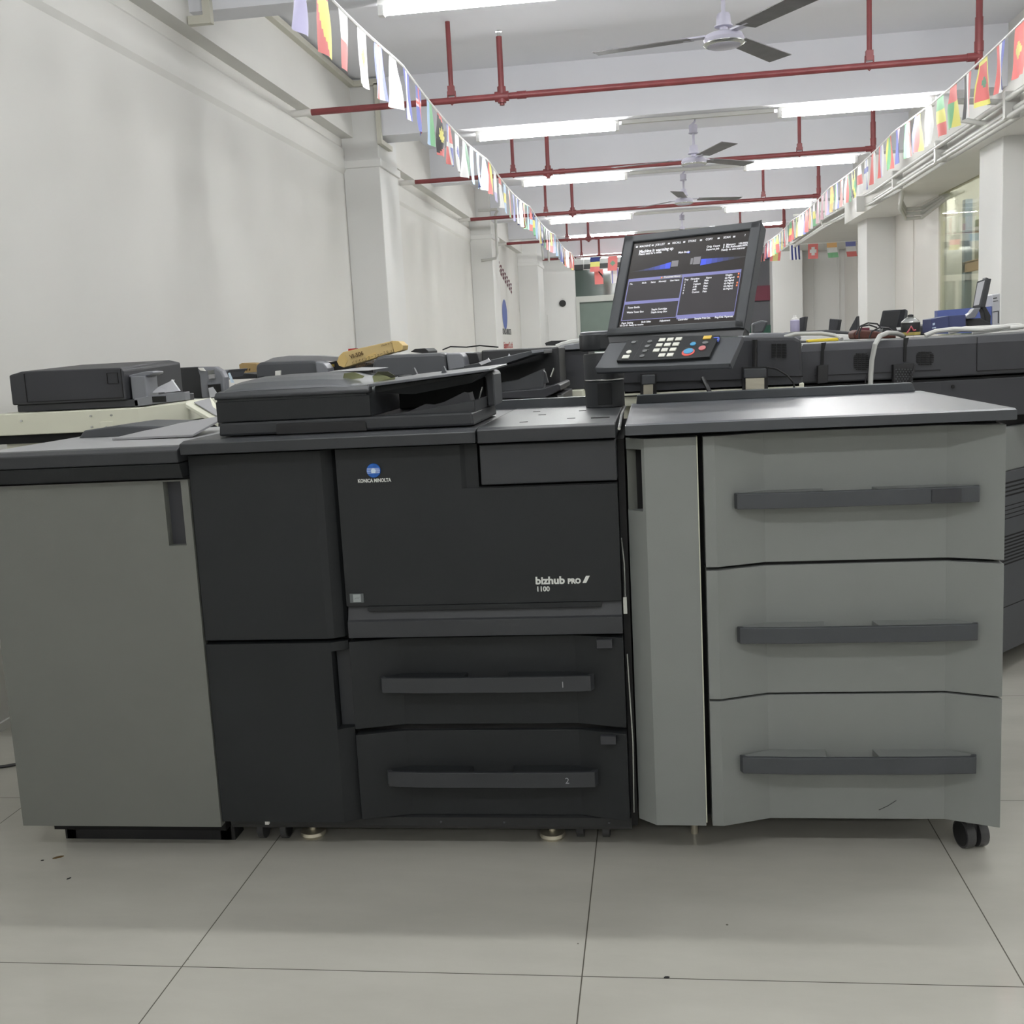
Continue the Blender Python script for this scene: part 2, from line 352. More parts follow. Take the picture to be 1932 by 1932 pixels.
# grey conduits along the right edge beam
m = M()
for dx, dz, r in ((0.0, 0.0, 0.022), (-0.05, 0.07, 0.02), (-0.04, -0.05, 0.018)):
    m.tube([(2.57+dx, 4.0, 2.72+dz), (2.57+dx, 9.0, 2.72+dz), (2.56+dx, 12.0, 2.71+dz), (2.6+dx, 13.2, 2.73+dz), (2.66+dx, 14.0, 2.78+dz), (2.7+dx, 14.7, 2.82+dz), (2.58+dx, 17.0, 2.80+dz), (2.58+dx, 20.0, 2.80+dz)], r)
for y in (6.6, 8.3, 10.2, 11.9, 13.9):
    m.box(2.50, 2.6, y, y+0.05, 2.66, 2.84)
struct(m, 'trim_37', 'conduit_grey', 'bundle of grey conduits clipped along the right edge beam')
m = M()
for k in range(3):
    d = 0.05*k
    m.tube([(2.62, 12.05-d, 2.70), (2.66, 12.3, 2.60-d), (2.78, 12.6, 2.52-d), (2.95, 12.6, 2.52-d), (3.1, 12.3-d, 2.60-d*0.4), (3.3, 12.3, 2.64)], 0.02)
struct(m, 'trim_38', 'conduit_grey', 'three conduits looping under the right edge beam to the glass')
struct(M().tube([(2.35, 9.0, 2.80), (2.62, 9.0, 2.74)], 0.02).box(2.3, 2.4, 8.90, 8.96, 2.9, 3.3).tube([(2.2, 8.5, 2.84), (2.6, 8.5, 2.80)], 0.022), 'trim_39', 'conduit_grey', 'short conduit ends above the nearest right pillar')
struct(M().tube([(2.35, 15.8, 3.2), (2.34, 15.8, 2.85), (2.4, 15.9, 2.72), (2.6, 15.9, 2.76)], 0.016).tube([(2.0, 15.8, 2.86), (2.6, 15.8, 2.9)], 0.014), 'trim_40', 'conduit_grey', 'bent conduit hanging beyond the second right pillar')
# baseboard on the near left wall is only bare floor edge: narrow joint
struct(M().box(XL, XL+0.01, -5, 8.57, 0, 0.03), 'baseboard_left', 'wall_paint', 'thin painted strip where the left wall meets the floor')

# ------------------------------------------------------------------ wall sign (company sign painted on the left wall)
sg = thing('wall_sign', 'red and blue company lettering on the left wall past the second column', 'sign', (XL, 17.9, 1.2))
for k in range(8):                                   # a row of red brush-like characters, running down and away along the wall
    m = M(); y0 = 17.05 + k*0.235; z0 = 2.50 - k*0.045; h = 0.16
    for a in range(3): m.box(XL, XL+0.004, y0, y0+0.15, z0 + a*h*0.4, z0 + a*h*0.4 + 0.034)
    m.box(XL, XL+0.004, y0+0.06, y0+0.085, z0-0.02, z0+h); m.box(XL, XL+0.004, y0+0.0, y0+0.02, z0, z0+h*0.6)
    m.build('red_character', 'maroon', sg)
m = M(); cy, cz = 17.75, 1.80
m.add([(XL+0.004, cy+0.30*math.cos(t), cz+0.24*math.sin(t)) for t in [2*math.pi*i/32 for i in range(32)]], [tuple(range(32))]); m.build('blue_emblem', 'blue_panel', sg)
side = lambda y, z: Matrix(((0, 0, 1, XL+0.004), (1, 0, 0, y), (0, 1, 0, z), (0, 0, 0, 1)))
m = M(); text_into(m, 'KONICA MINOLTA', 0.13, 0, 0, align='CENTER', bold=0.003); m.xf(side(17.9, 1.48)).build('grey_lettering', 'dusk_grey', sg)
m = M(); text_into(m, 'Equipment Co., Ltd', 0.14, 0, 0, align='CENTER', bold=0.003); m.xf(side(18.0, 1.26)).build('red_lettering', 'red_paint', sg)

# ================================================================== CEILING THINGS
# sprinkler pipes with hangers
WHERE = ['nearest the camera', 'second from the camera', 'third from the camera', 'fourth from the camera', 'farthest from the camera']
for i, Y in enumerate((7.33, 10.57, 13.83, 17.3, 20.9)):
    t = thing('sprinkler_pipe', 'red sprinkler pipe hung across the hall, %s' % WHERE[i], 'pipe', (0, Y, 2.87), 'red sprinkler pipes under the ceiling')
    M().cyl((-2.20, Y, 2.87), (2.05, Y, 2.87), 0.021).build('pipe_run', 'pipe_red', t)
    M().cyl((XL, Y, 2.87), (-2.19, Y, 2.87), 0.023).build('painted_end', 'pipe_white', t, label='pipe end painted white at the wall')
    for x in (-1.24, 1.40):
        m = M().cyl((x, Y, 2.91), (x, Y, CEIL), 0.016).box(x-0.022, x+0.022, Y-0.02, Y+0.02, 2.90, 2.96).tube([(x-0.024, Y, 2.93), (x-0.026, Y, 2.87), (x, Y, 2.843), (x+0.026, Y, 2.87), (x+0.024, Y, 2.93)], 0.005)
        m.build('hanger_rod', 'pipe_red', t)
    for x in (-0.91,):
        m = M().cyl((x, Y, 2.87), (x, Y, 3.24), 0.019).cyl((x-0.045, Y, 2.87), (x+0.045, Y, 2.87), 0.032).cyl((x, Y, 2.83), (x, Y, 2.93), 0.028).cyl((x, Y, 2.815), (x, Y, 2.84), 0.016)
        m.cyl((x+0.10, Y, 2.87), (x+0.16, Y, 2.87), 0.025)
        r = m.build('riser', 'pipe_red', t)
        M().cyl((x, Y, 3.24), (x, Y, 3.265), 0.012).cyl((x, Y, 3.27), (x, Y, 3.275), 0.022).build('sprinkler_head', 'chrome', r, local=False)
    M().cyl((2.05, Y, 2.80), (2.05, Y, 3.1), 0.024).cyl((2.05, Y, 3.1), (2.05, Y, CEIL), 0.020).cyl((2.05, Y, 2.90), (2.05, Y, 2.96), 0.028).cyl((1.98, Y, 2.87), (2.06, Y, 2.87), 0.026).build('elbow_riser', 'pipe_red', t)

# fluorescent lamps
def make_lamp(x0, x1, Y, Z, label):
    t = thing('fluorescent_lamp', label, 'ceiling light', ((x0+x1)/2, Y, Z), 'fluorescent tube lamps in rows')
    M().prism([(Y-0.03, Z+0.045), (Y+0.03, Z+0.045), (Y+0.024, Z+0.024), (Y-0.024, Z+0.024)], x0-0.03, x1+0.03, 'x').build('batten', 'white_plastic', t, bevel=0.002)
    M().cyl((x0, Y, Z-0.002), (x1, Y, Z-0.002), 0.023, seg=12).build('tube', 'lamp_tube', t)
    for x in (x0-0.03, x1): M().box(x, x+0.03, Y-0.022, Y+0.022, Z-0.028, Z+0.026).build('socket', 'white_plastic', t, bevel=0.002)
    return t
rows = [(-3.2, 2.93, 'behind the camera, farthest row'), (-0.3, 3.0, 'row just behind the camera'), (2.97, 2.93, 'row above the machines'), (5.64, 3.0, 'row nearest in view'),
        (8.72, 2.93, 'first full row in view'), (11.78, 3.0, 'second full row in view'), (14.86, 2.93, 'third full row in view'), (18.12, 3.0, 'fourth full row in view'), (21.25, 2.93, 'last row at the far end')]
for Y, zb, lab in rows:
    s = 1.0
    z = zb-0.046
    make_lamp(-1.27, -0.22, Y, z, 'lit fluorescent tube, left lamp of the %s' % lab)
    make_lamp(1.03, 2.10, Y, z, 'lit fluorescent tube, right lamp of the %s' % lab)
    c = M().box(-0.17, 0.97, Y-0.018, Y+0.018, zb-0.03, zb-0.001)
    o = c.build('cable_trunking', 'conduit_grey'); tag(o, 'thin grey cable trunking joining the lamps, %s' % lab, 'trunking', 'cable trunking between lamps')

# ceiling fans
def fan(x, Y, Zh, Zt, angs, label):
    t = thing('ceiling_fan', label, 'ceiling fan', (x, Y, Zh), 'three-bladed ceiling fans')
    M().cyl((x, Y, Zh+0.11), (x, Y, Zt-0.10), 0.0105).build('rod', 'fan_white', t)
    M().lathe([(0.030, 0.0), (0.036, 0.003), (0.036, 0.010), (0.030, 0.012), (0.034, 0.055), (0.030, 0.066), (0.012, 0.068)], (x, Y, Zt-0.125)).tube([(x-0.012, Y, Zt-0.058), (x+0.014, Y, Zt-0.035), (x+0.016, Y, Zt-0.012), (x, Y, Zt)], 0.008).build('ceiling_canopy', 'fan_white', t)
    M().lathe([(0.034, 0.055), (0.044, 0.057), (0.044, 0.063), (0.037, 0.065), (0.033, 0.110), (0.026, 0.120), (0.012, 0.122)], (x, Y, Zh)).build('rod_cup', 'fan_white', t)
    mo = M().lathe([(0.01, -0.035), (0.075, -0.035), (0.085, -0.028), (0.092, -0.02), (0.098, 0.0), (0.088, 0.02), (0.07, 0.028), (0.03, 0.03), (0.02, 0.032), (0.02, 0.058)], (x, Y, Zh)).build('motor', 'fan_white', t)
    M().lathe([(0.086, -0.0305), (0.093, -0.0265), (0.1, -0.021), (0.1, -0.018), (0.08, -0.02)], (x, Y, Zh)).build('chrome_ring', 'chrome', mo, label='bright chrome trim ring')
    for a in angs:
        b = M(); b.add([(0.15, -0.045, 0.006), (0.64, -0.062, 0.008), (0.64, 0.062, -0.006), (0.17, 0.055, -0.005), (0.15, -0.045, 0.002), (0.64, -0.062, 0.004), (0.64, 0.062, -0.010), (0.17, 0.055, -0.009)],
                       [(0,1,2,3),(7,6,5,4),(0,4,5,1),(1,5,6,2),(2,6,7,3),(3,7,4,0)])
        b.xf(Matrix.Translation((x, Y, Zh+0.02)) @ Matrix.Rotation(math.radians(a), 4, 'Z'))
        bo = b.build('blade', 'fan_blade', t, label='grey metal blade')
        h = M().box(0.07, 0.2, -0.022, 0.022, 0.012, 0.02).xf(Matrix.Translation((x, Y, Zh+0.006)) @ Matrix.Rotation(math.radians(a), 4, 'Z'))
        h.build('blade_arm', 'fan_white', bo)
fan(0.395, 5.62, 2.67, 3.0, (168, -57, 59), 'nearest ceiling fan with grey blades, top of the picture')
fan(0.372, 8.80, 2.60, 2.93, (-69, 44, 168), 'second ceiling fan with grey blades below the first lamp row')
fan(0.385, 11.80, 2.67, 3.0, (135, 22, -98), 'third ceiling fan with one blade raised, farther down the hall')
fan(0.455, 14.90, 2.60, 2.93, (150, 30, -90), 'fourth ceiling fan, its rod showing above the touch screen')

# bunting ------------------------------------------------------------------
def F(kind, *c): return (kind, c)
def colour(kind, c, u, v):                       # u across 0..1, v from top 0..1
    n = len(c)
    if kind == 'v': return c[min(n-1, int(u*n))]
    if kind == 'h': return c[min(n-1, int(v*n))]
    if kind == 'hv': return c[0] if v < 0.4 else (c[1] if u < .5 else c[2])
    if kind == 'cross':
        if abs(u-.5) < .10 or abs(v-.36) < .07: return c[2] if (len(c) > 2 and (abs(u-.5) < .05 or abs(v-.36) < .035)) else c[1]
        return c[0]
    if kind == 'plus':
        return c[1] if (abs(u-.5) < .13 and abs(v-.5) < .30) or (abs(v-.5) < .12 and abs(u-.5) < .36) else c[0]
    if kind == 'x': return c[1] if abs(abs(u-.5) - abs(v-.5)) < .10 else (c[0] if abs(u-.5) > abs(v-.5) else c[2])
    if kind == 'disc': return c[1] if (u-.5)**2*1.0 + ((v-.5)*1.5)**2 < .05 else c[0]
    if kind == 'vdisc': return c[3] if (u-.5)**2 + ((v-.5)*1.5)**2 < .025 else c[min(2, int(u*3))]
    if kind == 'border':
        if min(u, 1-u) < .12 or min(v, 1-v) < .09: return c[1]
        return c[2] if (u-.5)**2 + ((v-.5)*1.5)**2 < .03 else c[0]
    if kind == 'diag': return c[0] if v > 0.15 + u*1.2 or v < .1 else c[1]
    if kind == 'sun':                                # black field, red corners, yellow half sun
        if v > .82 + .4*(1-u)*0 - (u-.0)*.25 + .15: return c[1]
        if v < .16*u + .02: return c[1]
        if (u-.66)**2 + ((v-.5)*1.5)**2 < .075 + .03*math.sin(9*math.atan2(v-.5, u-.66)): return c[2]
        return c[0]
    if kind == 'quarter':
        if abs(u-.5) < .1 or abs(v-.5) < .08: return c[1]
        return c[0] if (u < .5) == (v < .5) else c[2]
    if kind == 'canton': return c[1] if (v < .45 and u < .55) else c[0]
    if kind == 'wedge': return c[0] if u < .5-.5*v*0+.0 and u < v*1.2 else (c[1] if u > .66 else c[2])
    return c[0]
FL = [F('canton','lilacf','white'), F('diag','red','yellow'), F('h','white','red'), F('disc','white','yellow'), F('v','blue','white','red','white','blue'), F('v','white','white'),
      F('v','blue','white','blue'), F('cross','blue','pink','red'), F('v','lblue','green'), F('sun','black','red','yellow'), F('quarter','blue','white','red'), F('disc','white','blue'),
      F('v','white','white','dgreen'), F('disc','lblue','gold'), F('v','lblue','blue','lblue'), F('h','sky','lblue','sky'), F('v','red','yellow'), F('h','white','white','white','lilacf'),
      F('h','red','white','white','white'), F('h','lblue','yellow','lblue'), F('v','white','green','red'), F('v','lilacf','blue'), F('v','white','navy'), F('h','white','white'),
      F('v','red','yellow','green'), F('v','green','lblue','lblue'), F('h','maroonf','red','lblue','red'), F('h','navy','yellow','green'), F('h','lblue','lblue'), F('v','white','gold'),
      F('disc','navy','white'), F('disc','green','blue'), F('h','white','red'), F('v','lilacf','white'), F('h','yellow','orange','red'), F('h','mauve','lilacf'), F('h','lblue','lblue','sky'),
      F('v','lblue','white'), F('v','sky','lblue'), F('v','lblue','blue'), F('v','white','navy'), F('v','orange','red'), F('v','red','white'), F('v','white','navy','white'), F('h','pink','pink'), F('v','red','orange'), F('v','maroonf','white'), F('v','gold','red')]
FR = [F('disc','red','gold'), F('v','blue','white','red'), F('border','red','yellow','dgreen'), F('v','red','white','black'), F('hv','red','yellow','green'), F('h','green','yellow','red'), F('disc','white','white'),
      F('v','yellow','red','blue'), F('v','red','white','green'), F('canton','blue','pink'), F('v','red','green','yellow'), F('v','white','lilacf','red'), F('v','white','red'), F('cross','white','blue'),
      F('h','white','red','white'), F('x','green','yellow','black'), F('v','dgreen','red','white'), F('v','white','red'), F('v','blue','white','dgreen'), F('h','orange','yellow','orange'), F('v','lilacf','pink'),
      F('v','pink','mauve'), F('v','white','pink'), F('h','white','yellow','green'), F('v','white','orange','red'), F('v','red','red'), F('v','blue','lilacf'), F('v','yellow','white','yellow'), F('v','gold','dgreen'),
      F('v','white','red'), F('h','green','yellow','red'), F('v','dgreen','white'), F('v','white','red'), F('v','white','yellow'), F('v','lblue','white'), F('h','yellow','red'), F('h','green','yellow','green'),
      F('v','yellow','red'), F('v','lblue','lblue'), F('v','red','white'), F('v','navy','red'), F('v','blue','green','red')]
CN = dict(lblue='light blue', dgreen='dark green', lilacf='lilac', maroonf='maroon', gold='gold', sky='pale blue')
def bunting(name, label, p0, p1, first, step, flags, sag, yaw0=0.0, alongx=False, jitter=0.55):
    t = thing(name, label, 'bunting', p0)
    p0 = Vector(p0); p1 = Vector(p1); L = (p1-p0).length; d = (p1-p0)/L
    def pt(s):
        ph = (s % 3.24)/3.24 if not alongx else .5
        return p0 + d*s + Vector((0, 0, -sag*4*ph*(1-ph)))
    m = M(); m.tube([pt(s*L/90.0) for s in range(91)], 0.0075, 6)
    m.build('cord', 'flag_cord', t)
    s = first
    for k, (kind, cols) in enumerate(flags):
        W_, H_ = (0.152 if not alongx else 0.175), 0.265
        c = pt(s); nx, nz = 12, 18
        yaw = (random.uniform(-.12, .26) if p0.x < 0 else random.uniform(-.24, .12)) if not alongx else random.uniform(-.1, .1)
        ct = math.cos(yaw); st = math.sin(yaw); ph = random.uniform(0, 6); amp = random.uniform(.006, .018)
        lean = random.uniform(-.03, .03)
        names = sorted(set(cols)); m = M()
        grid = []
        for j in range(nz+1):
            v = j/nz
            for i in range(nx+1):
                u = i/nx
                # the hem follows the cord; lower edge swings free
                a = (u-.5)*W_; blend = min(1, v*2.0)
                along = a*(1-blend) + a*ct*blend + lean*v*v
                off = a*st*blend + amp*v*math.sin(u*5 + ph + v*3)
                base = pt(s + a*(1-blend))
                q = Vector((c.x, c.y, base.z if j < 3 else c.z)) - Vector((0, 0, v*H_))
                if alongx: q += d*along + Vector((0, off, 0))
                else: q += d*along + Vector((off, 0, 0))
                grid.append(q)
        base = len(m.v); m.v += grid
        for j in range(nz):
            for i in range(nx):
                u = (i+.5)/nx; v = (j+.5)/nz
                if not alongx and p0.x < 0: uu = 1-u if False else u
                else: uu = u
                cc = colour(kind, cols, uu, v)
                m.f.append([j*(nx+1)+i, j*(nx+1)+i+1, (j+1)*(nx+1)+i+1, (j+1)*(nx+1)+i]); m.mi.append(names.index(cc)); m.sm.append(True)
        un = []
        for x in cols:
            y = CN.get(x, x)
            if y not in un: un.append(y)
        m.build('flag', ['flag_'+x for x in names], t, label='small %s flag' % ' and '.join(un))
        s += step
    return t
bunting('flag_bunting', 'long string of small national flags along the left side of the hall', (-1.31, 2.9, 2.825), (-1.31, 20.3, 2.825), 4.34-2.9, 0.32, FL, 0.06)
bunting('flag_bunting', 'long string of small national flags along the right side of the hall', (1.985, 2.9, 2.82), (1.985, 20.3, 2.795), 6.36-2.9, 0.322, FR, 0.035)
FB = [F('h','navy','yellow','red'), F('disc','red','dgreen'), F('v','white','blue'), F('h','green','white','red'), F('v','red','white'), F('h','lblue','white'), F('h','black','red','gold'), F('v','blue','yellow'), F('v','green','white','green'), F('h','white','red'),
      F('v','red','gold','gold','red'), F('v','white','navy','white','navy','white','navy'), F('plus','red','white'), F('h','orange','white','green'), F('h','blue','white','red')]
bunting('flag_bunting', 'short string of flags stretched across the far end of the hall', (-1.31, 20.32, 2.82), (3.88, 20.32, 2.81), 0.345, 0.3226, FB, 0.0, alongx=True)
# second flags hanging lower behind the far string
t = thing('flag_bunting', 'two flags hung lower behind the far string, above the green glass', 'bunting', (-1.2, 20.6, 2.6))
M().tube([(-1.2, 20.88, 2.86), (-1.2, 20.6, 2.62), (0.2, 20.6, 2.62), (0.2, 20.88, 2.86)], 0.006, 6).build('cord', 'flag_cord', t)
m = M().box(-1.0, -0.84, 20.6, 20.603, 2.34, 2.61); m.k = 1; m.prism([(-0.96, 2.61), (-0.92, 2.61), (-0.84, 2.44), (-0.84, 2.50)][::1], 20.596, 20.606, 'y'); m.build('flag', ['flag_red', 'flag_black'], t, label='small red flag with a black diagonal band')
m = M().box(-0.70, -0.54, 20.6, 20.603, 2.34, 2.61); m.k = 1; m.box(-0.68, -0.66, 20.597, 20.606, 2.34, 2.61).box(-0.58, -0.56, 20.597, 20.606, 2.34, 2.61); m.build('flag', ['flag_white', 'flag_blue'], t, label='small white flag with two blue stripes')

# ================================================================== THE FRONT ROW
def caster(parent, x, y, r=0.03, w=0.022, yaw=0.0, name='caster', gap=0.045):
    T = Matrix.Translation((x, y, 0)) @ Matrix.Rotation(yaw, 4, 'Z')
    m = M().box(-0.02, 0.02, -0.015, 0.015, r, 2*r+0.03); 
    for sx in (-gap/2, gap/2):
        m.cyl((sx-w/2, 0, r), (sx+w/2, 0, r), r, seg=24)
    m.k = 1
    for sx in (-gap/2-w/2, gap/2+w/2-0.003): m.cyl((sx-0.001, 0, r), (sx+0.004, 0, r), r*0.86, r*0.86, seg=24)
    m.xf(T); return m.build(name, ['tyre', 'rubber'], parent)

# ---- finisher (left, grey door)
fi = thing('finisher', 'grey finisher cabinet with a black top, leftmost machine of the front row', 'finisher', (-1.395, 2.85, 0))
M().box(-1.655, -1.128, 2.52, 3.18, 0.09, 1.0).build('cabinet_body', 'copier_dark', fi, bevel=0.004)
d = M()
x0, x1, z0, z1, yf, yb = -1.665, -1.124, 0.085, 0.977, 2.495, 2.52
hx0, hx1, hz0, hz1 = -1.188, -1.143, 0.815, 0.973
d.box(x0, hx0, yf, yb, z0, z1).box(hx1, x1, yf, yb, z0, z1).box(hx0, hx1, yf, yb, z0, hz0).box(hx0, hx1, yf, yb, hz1, z1)
dd = d.build('front_door', 'gray_plastic', fi)
M().prism([(hx0, yb+0.002), (hx1, yb+0.03), (hx1, yb+0.032), (hx0, yb+0.004)], hz0, hz1).build('pull_recess', 'gray_recess', dd)
M().prism([(2.47, 0.984), (2.51, 0.984), (2.51, 1.02), (2.455, 1.02)], -1.665, -1.124, 'x').box(-1.665, -1.124, 2.51, 3.18, 0.984, 1.02).build('top_band', 'black_plastic', fi, bevel=0.002)
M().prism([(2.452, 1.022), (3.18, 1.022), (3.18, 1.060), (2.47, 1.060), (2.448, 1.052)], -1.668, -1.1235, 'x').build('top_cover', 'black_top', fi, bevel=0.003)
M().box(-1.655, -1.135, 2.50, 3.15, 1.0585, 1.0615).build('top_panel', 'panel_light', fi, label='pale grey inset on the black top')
tr = M().prism([(-1.62, 1.06), (-1.36, 1.06), (-1.36, 1.085), (-1.50, 1.092), (-1.60, 1.083)], 2.9, 3.15, 'y'); tr.build('output_tray', 'copier_mid', fi, bevel=0.004)
pt_ = M().loft([(-1.44, 2.75, 1.062), (-1.20, 2.72, 1.064), (-1.20, 2.98, 1.10), (-1.40, 3.0, 1.075)], [(-1.44, 2.75, 1.068), (-1.20, 2.72, 1.07), (-1.20, 2.98, 1.106), (-1.40, 3.0, 1.081)])
pt_.build('tray_flap', 'paper_grey', fi, bevel=0.001)
M().box(-1.62, -1.14, 2.56, 3.1, 0.045, 0.09).build('base_panel', 'void_black', fi)
M().box(-1.61, -1.135, 2.60, 2.66, 0.0, 0.05).build('base_rail', 'rubber', fi)
for x in (-1.60, -1.16):
    M().box(x-0.015, x+0.015, 2.60, 2.64, 0.0, 0.075).build('caster_bracket', 'rubber', fi)

# ---- printer
pr = thing('production_printer', 'large black production printer with two lower drawers, middle of the front row', 'printer', (-0.6, 2.9, 0))
M().box(-1.118, -0.088, 2.546, 3.26, 0.075, 1.035).build('main_body', 'void_black', pr)  # near black: shade of the gaps between drawers put into the body colour
# upper-left door, right edge curved back for the fingers
def sweep(x0, x1, curve, back=2.54): return [(x0, 2.502)] + curve + [(x1, back), (x0, back)]
ud = M().prism([(-1.121, 2.500), (-0.808, 2.498), (-0.790, 2.502), (-0.768, 2.520), (-0.762, 2.532), (-0.762, 2.54), (-1.121, 2.54)], 0.572, 1.034)
ud.build('upper_left_door', 'black_plastic', pr, bevel=0.0015)
ld = M()
lp = [(-1.121, 2.500), (-0.800, 2.498), (-0.762, 2.520), (-0.762, 2.54), (-1.121, 2.54)]
ld.prism(lp, 0.098, 0.340).prism(lp, 0.540, 0.562)
ld.prism([(-1.121, 2.500), (-0.800, 2.498), (-0.800, 2.54), (-1.121, 2.54)], 0.340, 0.540)
lo = ld.build('lower_left_door', 'black_plastic', pr)
M().box(-0.797, -0.762, 2.532, 2.54, 0.342, 0.538).build('finger_slot', 'black_top', lo)
# main front door with a stepped corner under the toner door
yf = 2.497
md = M()
md.prism([(-0.752, 0.655), (-0.088, 0.655), (-0.088, 0.932), (-0.412, 0.932), (-0.412, 1.034), (-0.752, 1.034)], yf+0.008, 2.54, 'y')
md.box(-0.752, -0.452, yf, yf+0.012, 0.653, 1.034)
md.prism([(-0.452, yf), (-0.412, yf+0.03), (-0.412, yf+0.034), (-0.452, yf+0.012)], 0.930, 1.034)
md.box(-0.452, -0.088, yf, yf+0.012, 0.653, 0.930)
mo = md.build('front_door', 'black_plastic', pr)
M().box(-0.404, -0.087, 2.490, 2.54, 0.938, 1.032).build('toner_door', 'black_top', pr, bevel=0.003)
fl = M().prism([(2.512, 0.651), (2.500, 0.618), (2.494, 0.614), (2.494, 0.574), (2.535, 0.574), (2.535, 0.651)], -0.752, -0.088, 'x')
fo = fl.build('lower_flap', 'black_top', pr, bevel=0.001)
M().box(-0.70, -0.135, 2.495, 2.512, 0.640, 0.6515).build('flap_lip', 'black_plastic', fo)
# drawers
def drawer(name, parent, x0, x1, xa, xb, z0, z1, depth, mt, yfr=2.497, e=0.0, back=2.56):
    poly = [(x0, yfr+0.002)] + ([(x0+e, yfr)] if e else []) + [(xa, yfr+depth), (xb, yfr+depth), (x1, yfr), (x1, back), (x0, back)]
    return M().prism(poly, z0, z1).build(name, mt, parent, bevel=0.0015)
def pull(parent, x0, x1, z0, z1, yo, yi, mt, e=0.008, thick=0.012):
    m = M(); xm = [(x0, yi), (x0+e, yo+0.008), (x0+0.12, yo+0.001), (x1-0.12, yo), (x1-e, yo+0.006), (x1, yi)]
    inner = [(x1-0.012, yi), (x1-0.018, yo+thick+0.004), (x1-0.12, yo+thick), (x0+0.12, yo+thick), (x0+0.018, yo+thick+0.005), (x0+0.012, yi)]
    # outer and inner arcs stitched as one bowed bar
    pts = xm + inner
    n = len(xm)
    for i in range(n-1):
        q = [xm[i], xm[i+1], inner[n-2-i], inner[n-1-i]]
        m.prism(q, z0, z1)
    return m
for k, (z0, z1, hz0, hz1) in enumerate([(0.3405, 0.562, 0.4365, 0.474), (0.104, 0.3245, 0.196, 0.2345)]):
    dr = drawer('paper_drawer', pr, -0.755, -0.088, -0.635, -0.205, z0, z1, 0.036, 'black_plastic')
    hd = pull(dr, -0.684, -0.160, hz0, hz1, 2.480, 2.505, 'black_top', thick=0.010).build('pull_handle', 'black_top', dr, bevel=0.0015)
    for pg in ([(-0.672, 2.493), (-0.475, 2.491), (-0.470, 2.533), (-0.632, 2.533), (-0.672, 2.508)], [(-0.365, 2.491), (-0.170, 2.491), (-0.170, 2.506), (-0.208, 2.533), (-0.370, 2.533)]):
        M().prism(pg, hz0+0.004, hz1-0.0015).build('grip_pad', 'black_plastic', dr, bevel=0.001)
    M().box(-0.150, -0.114, 2.490, 2.503, z1-0.022, z1-0.002).build('level_window', 'copier_dark', dr)
    m = M(); text_into(m, '12'[k], 0.021, 0, 0, align='CENTER'); m.xf(facing(2.4795) @ Matrix.Translation((-0.234, (hz0+hz1)/2-0.007, 0))).build('number', 'letter_grey', dr, label='pale number %d on the handle' % (k+1))
# number sits on the bar's front
# top
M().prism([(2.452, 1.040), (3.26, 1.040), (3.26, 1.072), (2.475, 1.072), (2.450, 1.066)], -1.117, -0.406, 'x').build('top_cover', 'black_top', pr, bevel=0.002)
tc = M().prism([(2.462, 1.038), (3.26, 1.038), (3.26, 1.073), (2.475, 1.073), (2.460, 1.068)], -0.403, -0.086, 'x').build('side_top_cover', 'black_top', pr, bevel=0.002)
M().box(-0.62, -0.12, 3.22, 3.26, 1.072, 1.098).build('rear_ledge', 'slate_plastic', pr)
sl = M().box(-0.150, -0.105, 2.63, 2.645, 1.0728, 1.0745)
for x, y in ((-0.32, 2.60), (-0.21, 2.66), (-0.30, 2.85), (-0.33, 3.0), (-0.20, 2.95)): sl.box(x, x+0.02, y, y+0.003, 1.0728, 1.074)
sl.build('top_slots', 'void_black', tc)
# base, feet, casters
M().prism([(2.53, 0.076), (2.525, 0.1), (2.54, 0.104), (2.6, 0.104), (2.6, 0.058), (2.54, 0.064)], -1.112, -0.085, 'x').build('base_panel', 'dark_plastic', pr)
for x in (-0.56, -0.40, -0.14): M().cyl((x, 2.524, 0.088), (x, 2.53, 0.088), 0.0026, seg=10).build('screw', 'copier_mid', pr)
for x in (-0.93, -0.292): M().lathe([(0.006, 0.02), (0.032, 0.016), (0.034, 0.008), (0.028, 0.0)][::-1], (x, 2.63, 0.0)).cyl((x, 2.63, 0.0), (x, 2.63, 0.08), 0.009).build('levelling_foot', 'steel_foot', pr, label='round bright steel levelling foot')
caster(pr, -1.03, 2.62, 0.032, 0.016, gap=0.062); caster(pr, -0.187, 2.64, 0.032, 0.018, gap=0.066)
M().box(-1.014, -1.004, 2.512, 2.52, 0.084, 0.095).build('tag_label', 'paper', pr)
M().box(-0.086, -0.070, 2.53, 3.2, 0.08, 1.03).build('side_frame', 'void_black', pr)
m = M().box(-0.0845, -0.076, 2.50, 2.53, 0.62, 0.66); m.tube([(-0.08, 2.515, 0.66), (-0.079, 2.51, 0.74), (-0.084, 2.51, 0.80)], 0.0018, 6).tube([(-0.078, 2.515, 0.12), (-0.074, 2.51, 0.3), (-0.080, 2.51, 0.52)], 0.0018, 6); m.build('latch_strip', 'chrome', pr)
m = M().tube([(-0.078, 2.47, 1.058), (-0.075, 2.6, 1.082), (-0.074, 2.9, 1.082)], 0.0035, 8); m.build('edge_trim', 'chrome', pr)
